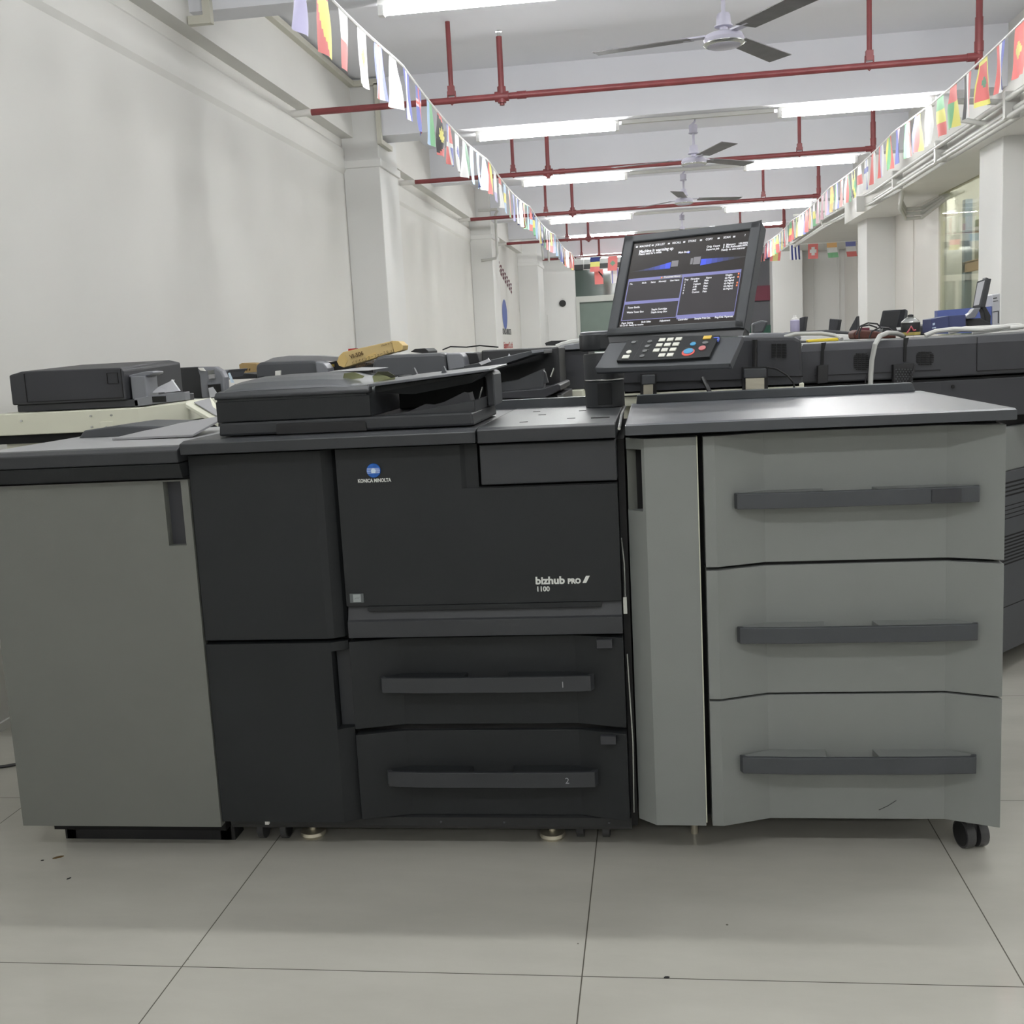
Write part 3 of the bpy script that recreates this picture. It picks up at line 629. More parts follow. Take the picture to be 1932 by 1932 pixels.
# badge
bd = M(); bd.smooth = False
cx, cz, R_ = -0.661, 0.981, 0.0172
bd.cyl((cx, 2.4965, cz), (cx, 2.494, cz), R_, R_*0.93, seg=40)
bd.k = 1
for q in (-2, -1, 0, 1, 2):
    zz = q*0.0026; hw = math.sqrt(max(0, (R_*.93)**2 - zz**2)); bd.box(cx-hw, cx+hw, 2.4936, 2.4942, cz+zz-0.0005, cz+zz+0.0005)
bd.add([(cx-0.005, 2.4935, cz-0.006), (cx+0.004, 2.4935, cz-0.006), (cx+0.006, 2.4935, cz+0.001), (cx+0.002, 2.4935, cz+0.006), (cx-0.003, 2.4935, cz+0.006), (cx-0.0055, 2.4935, cz+0.001)], [(0,1,2,3,4,5)])
bd.build('round_badge', ['badge_blue', 'badge_light'], mo, label='blue and white globe badge')
m = M(); text_into(m, 'KONICA MINOLTA', 0.0118, 0, 0, align='CENTER', bold=0.0004, sx=0.80); m.xf(facing(2.4965) @ Matrix.Translation((-0.661, 0.9535, 0))).build('brand_lettering', 'letter_white', mo)
m = M(); text_into(m, 'bizhub', 0.0245, 0, 0, bold=0.0009, sx=1.08); text_into(m, 'PRO', 0.0162, 0.0765, 0, bold=0.0009, sx=0.98); text_into(m, '1100', 0.0165, 0.001, -0.0175, bold=0.0005, sx=0.98)
m.add([(0.111, 0.0, 0), (0.120, 0.0, 0), (0.129, 0.017, 0), (0.120, 0.017, 0)], [(0, 1, 2, 3)]); m.add([(0.114, 0.002, 0.0004), (0.120, 0.002, 0.0004), (0.124, 0.0085, 0.0004), (0.1175, 0.0085, 0.0004)], [(0, 1, 2, 3)])
m.xf(facing(2.4965) @ Matrix.Translation((-0.289, 0.697, 0))).build('model_lettering', 'letter_white', mo)
m = M().box(-0.742, -0.7075, 2.4945, 2.4972, 0.662, 0.684); m.k = 1; m.box(-0.7335, -0.7145, 2.4938, 2.4946, 0.6635, 0.6825); m.k = 0
m.tube([(-0.730, 2.4936, 0.671), (-0.725, 2.4936, 0.674), (-0.720, 2.4936, 0.673), (-0.7175, 2.4936, 0.676)], 0.0004, 4)
m.build('small_sticker', ['sticker_grey', 'sticker_silver'], mo, label='small silver sticker with a curved line')

# ---- document feeder on the printer
df = M().prism([(-1.050, 1.0745), (-1.046, 1.1075), (-0.424, 1.1075), (-0.420, 1.0745)], 2.53, 2.92, 'y').build('document_feeder', 'black_top', pr, bevel=0.006)
M().prism([(-0.902, 1.074), (-0.900, 1.098), (-0.895, 1.1), (-0.685, 1.098), (-0.680, 1.094), (-0.678, 1.074)], 2.524, 2.532, 'y').build('lift_grip_shade', 'rubber', df, bevel=0.001)  # flat plate; the recess shade is put into its dark colour
# head block with a rounded roof
def roof(y, dz): return [(-1.048, y, 1.1085), (-1.048, y, 1.166+dz*.2), (-1.042, y, 1.178+dz*0.5), (-1.025, y, 1.185+dz*0.8), (-0.990, y, 1.187+dz*0.97), (-0.94, y, 1.188+dz), (-0.80, y, 1.188+dz*1.02), (-0.74, y, 1.186+dz*0.9), (-0.70, y, 1.182+dz*0.6), (-0.680, y, 1.172+dz*0.3), (-0.670, y, 1.15), (-0.667, y, 1.1085)]
h = M(); h.smooth = True
ys = [(2.535, -0.006), (2.545, 0.0), (2.58, 0.012), (2.64, 0.020), (2.72, 0.025), (2.82, 0.025), (2.88, 0.014), (2.90, 0.0)]
for (a, da), (b, db) in zip(ys[:-1], ys[1:]): h.loft(roof(a, da), roof(b, db))
hb = h.build('feed_cover', 'slate_plastic', df)
M().box(-1.050, -0.667, 2.5295, 2.536, 1.1085, 1.158).build('cover_face', 'black_plastic', df, bevel=0.002)
M().prism([(2.522, 1.163), (2.52, 1.170), (2.532, 1.180), (2.56, 1.183), (2.56, 1.163)], -1.050, -0.666, 'x').build('cover_lip', 'black_top', df, bevel=0.006)
# input tray seen edge-on, keel-shaped under side
it = M()
it.loft([(-0.674, 2.54, 1.176), (-0.378, 2.54, 1.200), (-0.378, 2.54, 1.2055), (-0.674, 2.54, 1.183)], [(-0.674, 2.87, 1.186), (-0.378, 2.87, 1.206), (-0.378, 2.87, 1.211), (-0.674, 2.87, 1.192)])
io = it.build('input_tray', 'slate_top', df, bevel=0.0015)
M().loft([(-0.664, 2.575, 1.160), (-0.57, 2.585, 1.153), (-0.43, 2.585, 1.173), (-0.40, 2.575, 1.196), (-0.664, 2.575, 1.176)], [(-0.664, 2.79, 1.168), (-0.57, 2.78, 1.162), (-0.43, 2.78, 1.180), (-0.40, 2.79, 1.203), (-0.664, 2.79, 1.184)]).build('tray_keel', 'black_plastic', io, bevel=0.001)
M().loft([(-0.83, 2.76, 1.2145), (-0.72, 2.74, 1.2125), (-0.69, 2.83, 1.2165), (-0.77, 2.86, 1.2200)], [(-0.83, 2.76, 1.2155), (-0.72, 2.74, 1.2135), (-0.69, 2.83, 1.2175), (-0.77, 2.86, 1.2210)]).build('instruction_sheet', 'paper_grey', df, label='grey printed sheet lying on the feeder cover')
for x in (-0.585, -0.51): M().prism([(x-0.006, 1.197), (x+0.008, 1.199), (x+0.001, 1.216), (x-0.003, 1.212)], 2.66, 2.675, 'y').build('paper_guide', 'copier_mid', io, bevel=0.001)
sg_ = M().prism([(-0.672, 1.186), (-0.62, 1.19), (-0.618, 1.199), (-0.635, 1.210), (-0.66, 1.211), (-0.675, 1.2)], 2.60, 2.604, 'y').build('clear_guide', 'smoke_glass', io, label='smoke-tinted clear paper guide')
M().prism([(-0.75, 1.195), (-0.70, 1.197), (-0.695, 1.202), (-0.72, 1.213), (-0.745, 1.211)], 2.60, 2.604, 'y').build('clear_guide', 'smoke_glass', io, label='smoke-tinted clear paper guide')
# output side: wedge, low walls, rear post
ot = M().prism([(-0.640, 1.107), (-0.50, 1.122), (-0.430, 1.1315), (-0.4215, 1.1315), (-0.4215, 1.107)], 2.55, 2.565, 'y')
ot.build('output_tray', 'black_top', df)
M().box(-0.4295, -0.4205, 2.565, 2.86, 1.107, 1.1312).build('tray_end', 'black_top', df)
M().prism([(-0.60, 1.107), (-0.545, 1.128), (-0.525, 1.125), (-0.500, 1.130), (-0.450, 1.152), (-0.440, 1.150), (-0.432, 1.107)], 2.59, 2.60, 'y').prism([(-0.450, 1.107), (-0.440, 1.150), (-0.431, 1.107)], 2.60, 2.66, 'y').build('tray_wedge', 'copier_dark', df)
M().prism([(2.80, 1.1075), (2.88, 1.1075), (2.88, 1.190), (2.868, 1.195), (2.80, 1.195)], -0.66, -0.430, 'x').build('rear_wall', 'black_plastic', df, bevel=0.004)
M().prism([(-0.4195, 1.1075), (-0.3995, 1.1075), (-0.4005, 1.186), (-0.404, 1.193), (-0.412, 1.197), (-0.4295, 1.198), (-0.4295, 1.185), (-0.4205, 1.180)], 2.76, 2.90, 'y').build('rear_post', 'copier_mid', df, bevel=0.003)
M().tube([(-0.425, 2.66, 1.131), (-0.415, 2.66, 1.160)], 0.002, 6).build('wire_stop', 'chrome', df)
hg = M().box(-1.075, -1.05, 2.80, 2.86, 1.073, 1.088); hg.build('hinge_clip', 'chrome', df)

# ---- operation panel on its post (part of the printer)
px_, py_ = -0.134, 3.09
ps = M().lathe([(0.052, 0.0), (0.055, 0.002), (0.055, 0.072), (0.053, 0.074), (0.056, 0.076), (0.057, 0.145), (0.055, 0.15)], (px_, py_, 1.073), 40)
po = ps.build('panel_post', 'black_top', pr)
M().lathe([(0.056, 0.0), (0.0565, 0.002), (0.056, 0.004)], (px_, py_, 1.148), 40).build('post_ring', 'chrome', po)
M().prism([(px_-0.018, py_-0.0575), (px_+0.022, py_-0.0545), (px_+0.022, py_-0.04), (px_-0.018, py_-0.04)], 1.082, 1.143).build('post_cover', 'black_plastic', po, bevel=0.002)
M().lathe([(0.06, 0.0), (0.064, 0.008), (0.064, 0.045), (0.062, 0.05)], (px_-0.002, py_, 1.23), 36).prism([(px_-0.02, py_-0.06), (0.10, py_-0.12), (0.14, py_-0.03), (px_+0.02, py_+0.06)], 1.232, 1.278).build('panel_arm', 'black_top', pr, bevel=0.006)
M().lathe([(0.060, 0.0), (0.061, 0.004), (0.055, 0.007)], (px_-0.002, py_, 1.278), 36).prism([(px_-0.01, py_-0.05), (0.06, py_-0.085), (0.08, py_-0.02), (px_+0.02, py_+0.05)], 1.279, 1.2835).build('arm_cap', 'silver_plastic', pr, label='silver cap of the panel arm')
YAW, TILT = -0.47, 0.445
def frame(c, yaw, tilt):
    Rz = Matrix.Rotation(yaw, 4, 'Z'); r = Rz @ Vector((1, 0, 0)); u = Rz @ Vector((0, math.sin(tilt), math.cos(tilt))); n = r.cross(u)
    return Matrix(((r.x, u.x, n.x, c[0]), (r.y, u.y, n.y, c[1]), (r.z, u.z, n.z, c[2]), (0, 0, 0, 1)))
FM = frame((0.0875, 2.98, 1.4058), YAW, TILT)     # x right, y up, z towards the reader
w2, h2 = 0.197, 0.1485
sw, sh = 0.168, 0.1265
mon = M()
mon.box(-w2, w2, -h2, h2, -0.04, -0.004)
mon.box(-w2, -sw-0.002, -h2, h2, -0.004, 0.004).box(sw+0.002, w2, -h2, h2, -0.004, 0.004).box(-w2, w2, sh+0.002, h2, -0.004, 0.004).box(-w2, w2, -h2, -sh-0.002, -0.004, 0.004)
mon.box(-w2*0.6, w2*0.6, -h2*0.9, h2*0.3, -0.07, -0.04)
mh = mon.xf(FM).build('monitor_housing', 'slate_plastic', pr, bevel=0.003)
M().box(-sw-0.001, sw+0.001, -sh-0.001, sh+0.001, -0.0035, -0.002).xf(FM).build('screen', 'screen_glass', mh, label='lit dark touch screen')
# screen layout: u 0..1 left to right, v 0..1 top to bottom
def UV(u, v): return (-sw + u*2*sw, sh - v*2*sh)
def rect(m, u0, u1, v0, v1, z=-0.0017): a = UV(u0, v1); b = UV(u1, v0); m.box(a[0], b[0], a[1], b[1], z-0.0003, z)
m = M()
for r_ in ((.01,.50,.43,.465), (.01,.50,.70,.735), (.01,.50,.918,.925), (.01,.018,.43,.925), (.495,.505,.43,.925), (.505,.985,.43,.465), (.505,.985,.90,.945), (.98,.985,.43,.945)): rect(m, *r_)
m.xf(FM).build('screen_bars', 'screen_frame', mh, label='lilac bars of the screen layout')
m = M()
for r_ in ((.018,.495,.465,.70), (.018,.495,.735,.918), (.505,.98,.465,.90)): rect(m, *r_, z=-0.0018)
m.xf(FM).build('screen_boxes', 'screen_panel', mh)
m = M()
for side in (0, 1):
    for q in range(8):
        a, b = q/8.0, (q+1)/8.0
        if side == 0: ua, ub = .37*a, .37*b; t0, t1 = .345-.075*a**1.5, .345-.075*b**1.5; P_ = [UV(ua, .347), UV(ub, .347), UV(ub, t1), UV(ua, t0)]; k_ = q
        else: ua, ub = .63+.37*a, .63+.37*b; P_ = [UV(ua, .345-.05*a), UV(ub, .345-.05*b), UV(ub, .27+.015*b), UV(ua, .27+.015*a)]; k_ = 7-q
        m.k = k_; m.add([(p[0], p[1], -0.0016) for p in P_], [(0, 1, 2, 3)])
m.k = 7; rect(m, .495, .52, .165, .185)
m.xf(FM).build('screen_beams', ['screen_blue_%d' % k for k in range(8)], mh, label='two blue light bars on the screen')
m = M()
for r_ in ((.375,.435,.26,.33), (.54,.56,.25,.32), (.565,.625,.24,.325), (.30,.49,.435,.462)): rect(m, *r_, z=-0.0013)
m.xf(FM).build('screen_icons', 'screen_dim', mh)
m = M()
for v in (.47, .505, .57, .60): rect(m, .962, .973, v+.0, v+.018)
rect(m, .305, .315, .44, .455, z=-0.0012)
m.xf(FM).build('screen_alerts', 'screen_orange', mh)
m = M()
def st(s, u, v, size=0.0085, al='LEFT', b=0.0001): p = UV(u, v); text_into(m, s, size, p[0], p[1], -0.0013, al, b, sx=0.9)
st('MACHINE', .055, .058); st('JOB LIST', .20, .058); st('RECALL', .35, .058); st('STORE', .49, .058); st('COPY', .64, .058); st('SCAN', .79, .058); st('?', .965, .055)
m.xf(FM).build('menu_lettering', 'screen_ink', mh); m = M()
for u in (.02, .165, .31, .445, .59, .74, .87): rect(m, u, u+.018, .038, .056)
m.xf(FM).build('menu_icons', 'screen_ink', mh); m = M()
st('Machine is warming up', .06, .125, 0.0125, b=0.0003); st('Please wait for a while', .06, .152, 0.0085, b=0.0002)
m.xf(FM).build('message_lettering', 'screen_ink', mh, label='white warming up message on the touch screen'); m = M()
st('Main Body', .42, .18); m.xf(FM).build('body_lettering', 'screen_ink', mh); m = M(); st('Orig. Count', .66, .145); st('Reserve Job', .66, .178); st('0  Memory', .80, .145); st('100.000%', .925, .145, 0.0075); st('0  File Amount', .80, .172); st('100.000%', .925, .172, 0.0075); st('Ready to use scanner', .79, .20)
m.xf(FM).build('screen_status', 'screen_ink', mh); m = M()
st('Consumed History', .33, .455, 0.007); st('No.', .03, .50, 0.0065); st('Mode', .14, .50, 0.0065); st('Status', .22, .50, 0.0065); st('Minute(s)', .29, .50, 0.0065); st('User Name', .39, .50, 0.0065)
m.xf(FM).build('job_table_lettering', 'screen_ink', mh); m = M()
st('Tray', .515, .505, 0.0072); st('Direction', .57, .505, 0.0072); st('Name', .70, .505, 0.0072); st('Weight', .86, .495, 0.0072)
m.xf(FM).build('tray_header_lettering', 'screen_ink', mh); m = M()
for i, (a, b) in enumerate((('A4R', '62-74g/m2'), ('Custom', '62-74g/m2'), ('A4R', '62-74g/m2'), ('A4R', '62-74g/m2'), ('Custom', '62-74g/m2'))):
    m = M(); v = .535 + i*.031; st(str(i+1), .52, v, 0.0072); st(a, .60, v, 0.0072); st('Plain', .69, v, 0.0072); st(b, .86, v-.01, 0.0068); m.xf(FM).build('tray_row_lettering', 'screen_ink', mh)
m = M()
m = M()
st('Toner Bottle', .05, .785, 0.0078); st('Waste Toner Box', .05, .84, 0.0078); m.xf(FM).build('toner_lettering', 'screen_ink', mh); m = M(); st('Staple Cartridge', .27, .825, 0.0078); st('Staple Scrap Box', .27, .857, 0.0078)
m.xf(FM).build('supply_lettering', 'screen_ink', mh); m = M()
for u, s_ in ((.02, 'Paper Setting'), (.20, 'Both Sides'), (.36, 'Adjustment'), (.52, 'Controller'), (.66, 'Sample Print Set.'), (.83, 'Reg./Del. Paperset.')): st(s_, u, .962, 0.0074)
st('01-12-10  Ready to receive', .01, .99, 0.0072)
m.xf(FM).build('bottom_menu_lettering', 'screen_ink', mh)
# chin between monitor and key shelf, then the shelf
K0 = FM @ Vector((0, -h2, 0))
KM = frame((0.040, 2.852, 1.2185), -0.42, 0.96)
kw, kh = 0.186, 0.0565
top_l = KM @ Vector((-kw, kh, 0)); top_r = KM @ Vector((kw, kh, 0)); ml = FM @ Vector((-w2, -h2, -0.002)); mr = FM @ Vector((w2, -h2, -0.002))
bk = Vector((0.02, 0.05, 0.0))
M().loft([top_l, top_r, mr, ml], [top_l+bk, top_r+bk, mr+bk*0.8, ml+bk*0.8]).build('chin_panel', 'dark_plastic', pr)
sf = M(); sf.box(-kw, kw, -kh, kh, -0.018, 0.0)
A = [Vector((-kw, -kh, 0.0)), Vector((-kw, -kh, -0.018)), Vector((-kw+0.004, -kh-0.006, -0.010))]
B = [Vector((kw, -kh, 0.0)), Vector((kw, -kh, -0.018)), Vector((kw-0.004, -kh-0.006, -0.010))]
sf.loft(A, B); sf.xf(KM)
sh_ = sf.build('key_shelf', 'slate_plastic', pr, bevel=0.002)
# raised key block: corners inside the shelf
kx0, kx1, ky0, ky1 = -0.128, 0.128, -0.041, 0.0525
kb = M(); arc = [(kx0 + (kx1-kx0)*i/10, ky0 + 0.004*(abs(i-5)/5.0)**2) for i in range(11)]
kb.prism(arc + [(kx1, ky1), (kx0, ky1)], 0.0, 0.009); kb.xf(KM); kbo = kb.build('key_block', 'black_plastic', pr, bevel=0.001)
def KP(u, v): return (kx0 + u*(kx1-kx0), ky1 - v*(ky1-ky0))
def key(u, v, w, h, mt, rnd=False, z=0.009, nm='key', lab=None, t=0.0025):
    x, y = KP(u, v); m = M()
    if rnd: m.prism([(x + w/2*math.cos(a), y + h/2*math.sin(a)) for a in [2*math.pi*i/20 for i in range(20)]], z, z+t)
    else: m.box(x-w/2, x+w/2, y-h/2, y+h/2, z, z+t)
    m.xf(KM); return m.build(nm, mt, kbo, label=lab)
for r_, v in enumerate((.10, .34, .58)):
    for c_ in range(3): key(.40+.09*c_+(-0.002*r_), v, 0.0165, 0.0125, 'key_white')
for c_ in range(2): key(.485+.09*c_, .82, 0.0165, 0.0125, 'key_white')
for v in (.15, .37, .59, .82): key(.27, v, 0.0135, 0.0105, 'key_grey', True)
key(.09, .15, 0.0135, 0.010, 'key_grey', True); key(.095, .60, 0.0145, 0.013, 'key_white', True); key(.09, .82, 0.0185, 0.013, 'key_white')
key(.765, .37, 0.0155, 0.014, 'key_blue', True, lab='small round blue key'); key(.755, .73, 0.034, 0.031, 'key_red', True, lab='red rim of the start key', t=0.0015); key(.755, .70, 0.026, 0.022, 'key_blue', True, lab='large round blue start key', t=0.003)
key(.885, .58, 0.0185, 0.018, 'key_pink', True, lab='round pink-red stop key'); key(.885, .10, 0.021, 0.013, 'key_yellow', lab='yellow key'); key(.89, .34, 0.0155, 0.011, 'key_grey', True)
m = M()
for (u, v, w) in ((.09,.05,.07), (.27,.05,.02), (.27,.27,.06), (.27,.49,.08), (.27,.71,.04), (.09,.48,.02), (.09,.72,.05), (.76,.22,.05), (.72,.50,.05), (.885,.0,.02), (.885,.25,.03), (.885,.44,.03)):
    x, y = KP(u, v+.02); m.box(x-w*.12, x+w*.12, y-0.0008, y+0.0008, 0.009, 0.0094)
x, y = KP(.185, .5); m.box(x-0.0003, x+0.0003, y-0.04, y+0.04, 0.009, 0.0093)
m.xf(KM).build('key_captions', 'letter_dim', kbo)
m = M(); x, y = KP(.97, .12); m.box(x-0.004, x+0.010, y-0.002, y+0.001, 0.009, 0.0105).box(x+0.008, x+0.0105, y-0.012, y+0.001, 0.004, 0.0105); m.xf(KM).build('pen_rest', 'blue_mark', kbo, label='small blue lit mark')

# ---- large capacity paper feeder (right, grey)
pf = thing('paper_feeder', 'tall grey paper feeder with three wide drawers, rightmost machine of the front row', 'paper feeder', (0.35, 2.9, 0))
M().box(-0.060, 0.760, 2.552, 3.27, 0.10, 1.035).build('cabinet_body', 'void_black', pf)
M().box(0.752, 0.766, 2.53, 3.27, 0.10, 1.03).build('side_panel', 'gray_plastic', pf, bevel=0.002)
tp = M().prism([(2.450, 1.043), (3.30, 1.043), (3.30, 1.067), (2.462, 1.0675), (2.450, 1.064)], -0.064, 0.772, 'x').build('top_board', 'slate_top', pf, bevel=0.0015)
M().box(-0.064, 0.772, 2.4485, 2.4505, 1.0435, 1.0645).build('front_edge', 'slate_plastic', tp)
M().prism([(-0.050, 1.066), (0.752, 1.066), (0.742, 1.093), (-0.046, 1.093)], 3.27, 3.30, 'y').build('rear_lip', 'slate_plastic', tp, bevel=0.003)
# left door with a sloped finger pull
vd = M()
pd = [(-0.066, 2.535), (-0.024, 2.497), (0.094, 2.495), (0.094, 2.55), (-0.066, 2.55)]
vd.prism(pd, 0.096, 0.861).prism(pd, 1.005, 1.030)
vd.prism([(-0.031, 2.503), (-0.024, 2.497), (0.094, 2.495), (0.094, 2.55), (-0.031, 2.55)], 0.861, 1.005)
vo = vd.build('side_door', 'gray_plastic_light', pf)
M().prism([(-0.065, 2.537), (-0.033, 2.560), (-0.031, 2.562), (-0.065, 2.545)], 0.861, 1.005).build('pull_recess', 'gray_plastic', vo)
M().box(0.0945, 0.097, 2.503, 2.54, 0.10, 1.03).build('door_edge', 'cream', vo)
for k, (z0, z1, hz0, hz1) in enumerate([(0.7265, 1.030, 0.8605, 0.897), (0.4095, 0.7185, 0.545, 0.583), (0.094, 0.4045, 0.229, 0.2695)]):
    dr = drawer('paper_drawer', pf, 0.109, 0.765, 0.248, 0.652, z0, z1, 0.046, 'gray_plastic_light', yfr=2.496, e=0.026, back=2.58)
    pull(dr, 0.1765, 0.714, hz0, hz1, 2.482, 2.507, 'slate_plastic', e=0.006).build('pull_handle', 'slate_plastic', dr, bevel=0.002)
    for pg in ([(0.190, 2.495), (0.375, 2.494), (0.380, 2.542), (0.250, 2.542), (0.190, 2.511)], [(0.495, 2.494), (0.702, 2.496), (0.702, 2.514), (0.650, 2.542), (0.488, 2.542)]):
        M().prism(pg, hz0+0.004, hz1-0.001).build('grip_pad', 'gray_plastic_light', dr, bevel=0.001, label='pale grey pad behind the dark pull')
    if k == 0: M().box(0.605, 0.668, 2.480, 2.4825, hz0+0.005, hz1-0.005).build('blank_label', 'copier_dark', dr)
caster(pf, 0.730, 2.60, 0.034, 0.022, yaw=0.28, gap=0.034)
caster(pf, 0.02, 2.72, 0.034, 0.020, gap=0.05)
M().lathe([(0.028, 0.0), (0.034, 0.008), (0.006, 0.014)], (0.07, 2.66, 0.07)).cyl((0.07, 2.66, 0.0), (0.07, 2.66, 0.1), 0.009).build('levelling_foot', 'steel_foot', pf)
M().box(-0.03, 0.74, 2.60, 3.2, 0.075, 0.1).build('base_panel', 'rubber', pf)
M().tube([(0.50, 2.5275, 0.123), (0.52, 2.5275, 0.133), (0.54, 2.5275, 0.147)], 0.0008, 4).build('scuff_mark', 'rubber', pf, label='short dark scuff on the bottom drawer')

# ================================================================== THE ROW BEHIND
def poly_y(m, pts, Y, depth, tz=0.0):                # outline at depth Y (pixels measured on the photo), thickness along the hall
    P = [at(x, y, Y) for x, y in pts]; m.loft([(p.x, Y, p.z) for p in P], [(p.x, Y+depth, p.z+tz) for p in P]); return m
# --- cream copier behind the finisher
c1 = thing('cream_copier', 'cream-topped office copier behind the leftmost finisher', 'copier', (-1.7, 3.5, 0))
M().box(-2.12, -1.45, 3.34, 3.95, 0.06, 1.04).build('cabinet_body', 'cream', c1, bevel=0.005)
M().box(-2.05, -1.5, 3.4, 3.9, 0.0, 0.06).build('base_panel', 'rubber', c1)
M().box(-2.14, -1.44, 3.32, 3.9, 1.025, 1.052).build('output_gap', 'void_black', c1)
cb = M().box(-2.14, -1.63, 3.30, 3.88, 1.054, 1.124).loft([(-1.63, 3.30, 1.054), (-1.47, 3.32, 1.075), (-1.47, 3.32, 1.135), (-1.63, 3.30, 1.124)], [(-1.63, 3.88, 1.054), (-1.47, 3.88, 1.075), (-1.47, 3.88, 1.135), (-1.63, 3.88, 1.124)])
co = cb.build('scanner_rim', 'cream', c1, bevel=0.003)
M().box(-1.762, -1.720, 3.297, 3.301, 1.058, 1.085).build('small_hatch', 'cream', co, bevel=0.0005)
m = M()
for x, z in ((-1.79, 1.105), (-1.79, 1.07), (-1.72, 1.105), (-1.741, 1.068), (-2.03, 1.10)): m.cyl((x, 3.294, z), (x, 3.300, z), 0.0035, seg=10)
m.build('screws', 'chrome', co)
a1 = M().box(-2.078, -1.655, 3.36, 3.80, 1.126, 1.150).build('document_feeder', 'copier_dark', c1, bevel=0.003)
hd = M()
hd.loft([(-2.085, 3.345, 1.150), (-1.69, 3.345, 1.150), (-1.69, 3.345, 1.244), (-1.70, 3.345, 1.254), (-2.04, 3.345, 1.258), (-2.085, 3.345, 1.248)],
        [(-2.085, 3.72, 1.150), (-1.66, 3.72, 1.150), (-1.66, 3.72, 1.262), (-1.70, 3.72, 1.272), (-2.03, 3.72, 1.272), (-2.085, 3.72, 1.256)])
hd.build('feed_cover', 'copier_dark', a1, bevel=0.005)
m = M().box(-2.031, -2.029, 3.342, 3.346, 1.158, 1.25).box(-1.697, -1.695, 3.342, 3.346, 1.16, 1.25).box(-2.03, -1.697, 3.342, 3.346, 1.157, 1.159); 
for r_ in ((-1.745, -1.709, 1.238, 1.2388), (-1.7455, -1.7445, 1.205, 1.238), (-1.709, -1.708, 1.205, 1.238), (-1.745, -1.709, 1.204, 1.205)): m.box(r_[0], r_[1], 3.342, 3.346, r_[2], r_[3])
m.build('panel_joints', 'void_black', a1)
M().prism([(-1.70, 1.226), (-1.63, 1.238), (-1.605, 1.236), (-1.605, 1.229), (-1.62, 1.224), (-1.70, 1.220)], 3.38, 3.46, 'y').build('input_tray', 'silver_plastic', a1, bevel=0.003)
M().box(-1.68, -1.63, 3.37, 3.46, 1.150, 1.224).build('exit_block', 'silver_plastic', a1, bevel=0.003)
m = M().prism([(-1.67, 1.126), (-1.495, 1.140), (-1.495, 1.166), (-1.56, 1.164), (-1.67, 1.152)], 3.36, 3.40, 'y'); m.build('output_tray', 'silver_plastic', a1, bevel=0.002)
M().box(-1.605, -1.56, 3.355, 3.361, 1.137, 1.156).build('grip_slot', 'void_black', a1)
M().loft([(-1.582, 3.40, 1.166), (-1.530, 3.40, 1.169), (-1.556, 3.405, 1.207)], [(-1.582, 3.41, 1.166), (-1.530, 3.41, 1.169), (-1.556, 3.415, 1.207)]).loft([(-1.635, 3.415, 1.166), (-1.57, 3.415, 1.168), (-1.556, 3.42, 1.206), (-1.61, 3.42, 1.185)], [(-1.635, 3.425, 1.166), (-1.57, 3.425, 1.168), (-1.556, 3.43, 1.206), (-1.61, 3.43, 1.185)]).build('paper_stop', 'pale_plastic', a1)
# tilted small panel of that copier
tp = M().loft([at(350,762,3.25), at(412,798,3.25), at(412,770,3.32), at(398,750,3.36), at(353,756,3.32)], [at(350,768,3.25), at(412,806,3.25), at(412,778,3.32), at(398,757,3.36), at(353,764,3.32)])
tpo = tp.build('side_panel', 'cream', c1, bevel=0.001)
M().loft([at(366,760,3.27), at(412,788,3.27), at(412,770,3.33), at(396,752,3.355)], [at(366,758.5,3.27), at(412,786,3.27), at(412,768.5,3.33), at(396,750.8,3.355)]).build('grey_display', 'paper_grey', tpo)

# --- pale grey machine by the wall, with curved front
s1 = thing('sorter', 'black and silver curved machine by the left wall with two stickers', 'sorter', (-1.95, 4.2, 0))
def sil(pts, Y, d, name, mt, parent, bev=0.004, label=None): return poly_y(M(), pts, Y, d).build(name, mt, parent, bevel=bev, label=label)
sil([(306,700),(300,690),(312,695),(375,692),(388,702),(392,752),(310,752)], 4.25, 0.05, 'side_panel', 'dark_plastic', s1)
m = M(); m.smooth = False
poly_y(m, [(371,692),(405,692),(418,700),(424,712),(426,752),(380,752),(376,710)], 4.15, 0.05); m.build('curved_cover', 'silver_plastic', s1, bevel=0.008)
M().loft([at(392,726,4.14), at(416,724,4.14), at(419,748,4.14), at(396,750,4.14)], [at(392,726,4.16), at(416,724,4.16), at(419,748,4.16), at(396,750,4.16)]).build('opening', 'void_black', s1)
M().loft([at(393,732,4.135), at(402,730,4.135), at(414,748,4.135), at(396,750,4.135)], [at(393,732,4.14), at(402,730,4.14), at(414,748,4.14), at(396,750,4.14)]).build('inner_roller', 'pale_plastic', s1)
sil([(373,694),(382,694),(387,700),(378,699)], 4.14, 0.01, 'white_sticker', 'paper', s1, 0); sil([(391,699),(403,698),(404,706),(393,707)], 4.14, 0.01, 'silver_sticker', 'chrome', s1, 0)
m = M(); poly_y(m, [(393,707),(405,706),(405,714),(394,715)], 4.14, 0.01); m.build('code_sticker', 'paper_grey', s1)
sil([(420,698),(434,697),(428,703),(423,714)], 4.2, 0.2, 'tray_arm', 'silver_plastic', s1)
sil([(296,683),(312,683),(313,690),(321,692),(321,694),(298,692)], 4.4, 0.1, 'top_knob', 'dark_plastic', s1)
M().box(-2.05, -1.60, 4.2, 4.6, 0.0, 1.08).build('cabinet_body', 'copier_mid', s1, bevel=0.004)
st_ = M().loft([at(430,704,4.05), at(434,703,4.05), at(442,722,4.05), at(436,722,4.05)], [at(430,704,4.07), at(434,703,4.07), at(442,722,4.07), at(436,722,4.07)]).build('tape_strip', 'badge_light', s1, label='strip of pale blue tape')

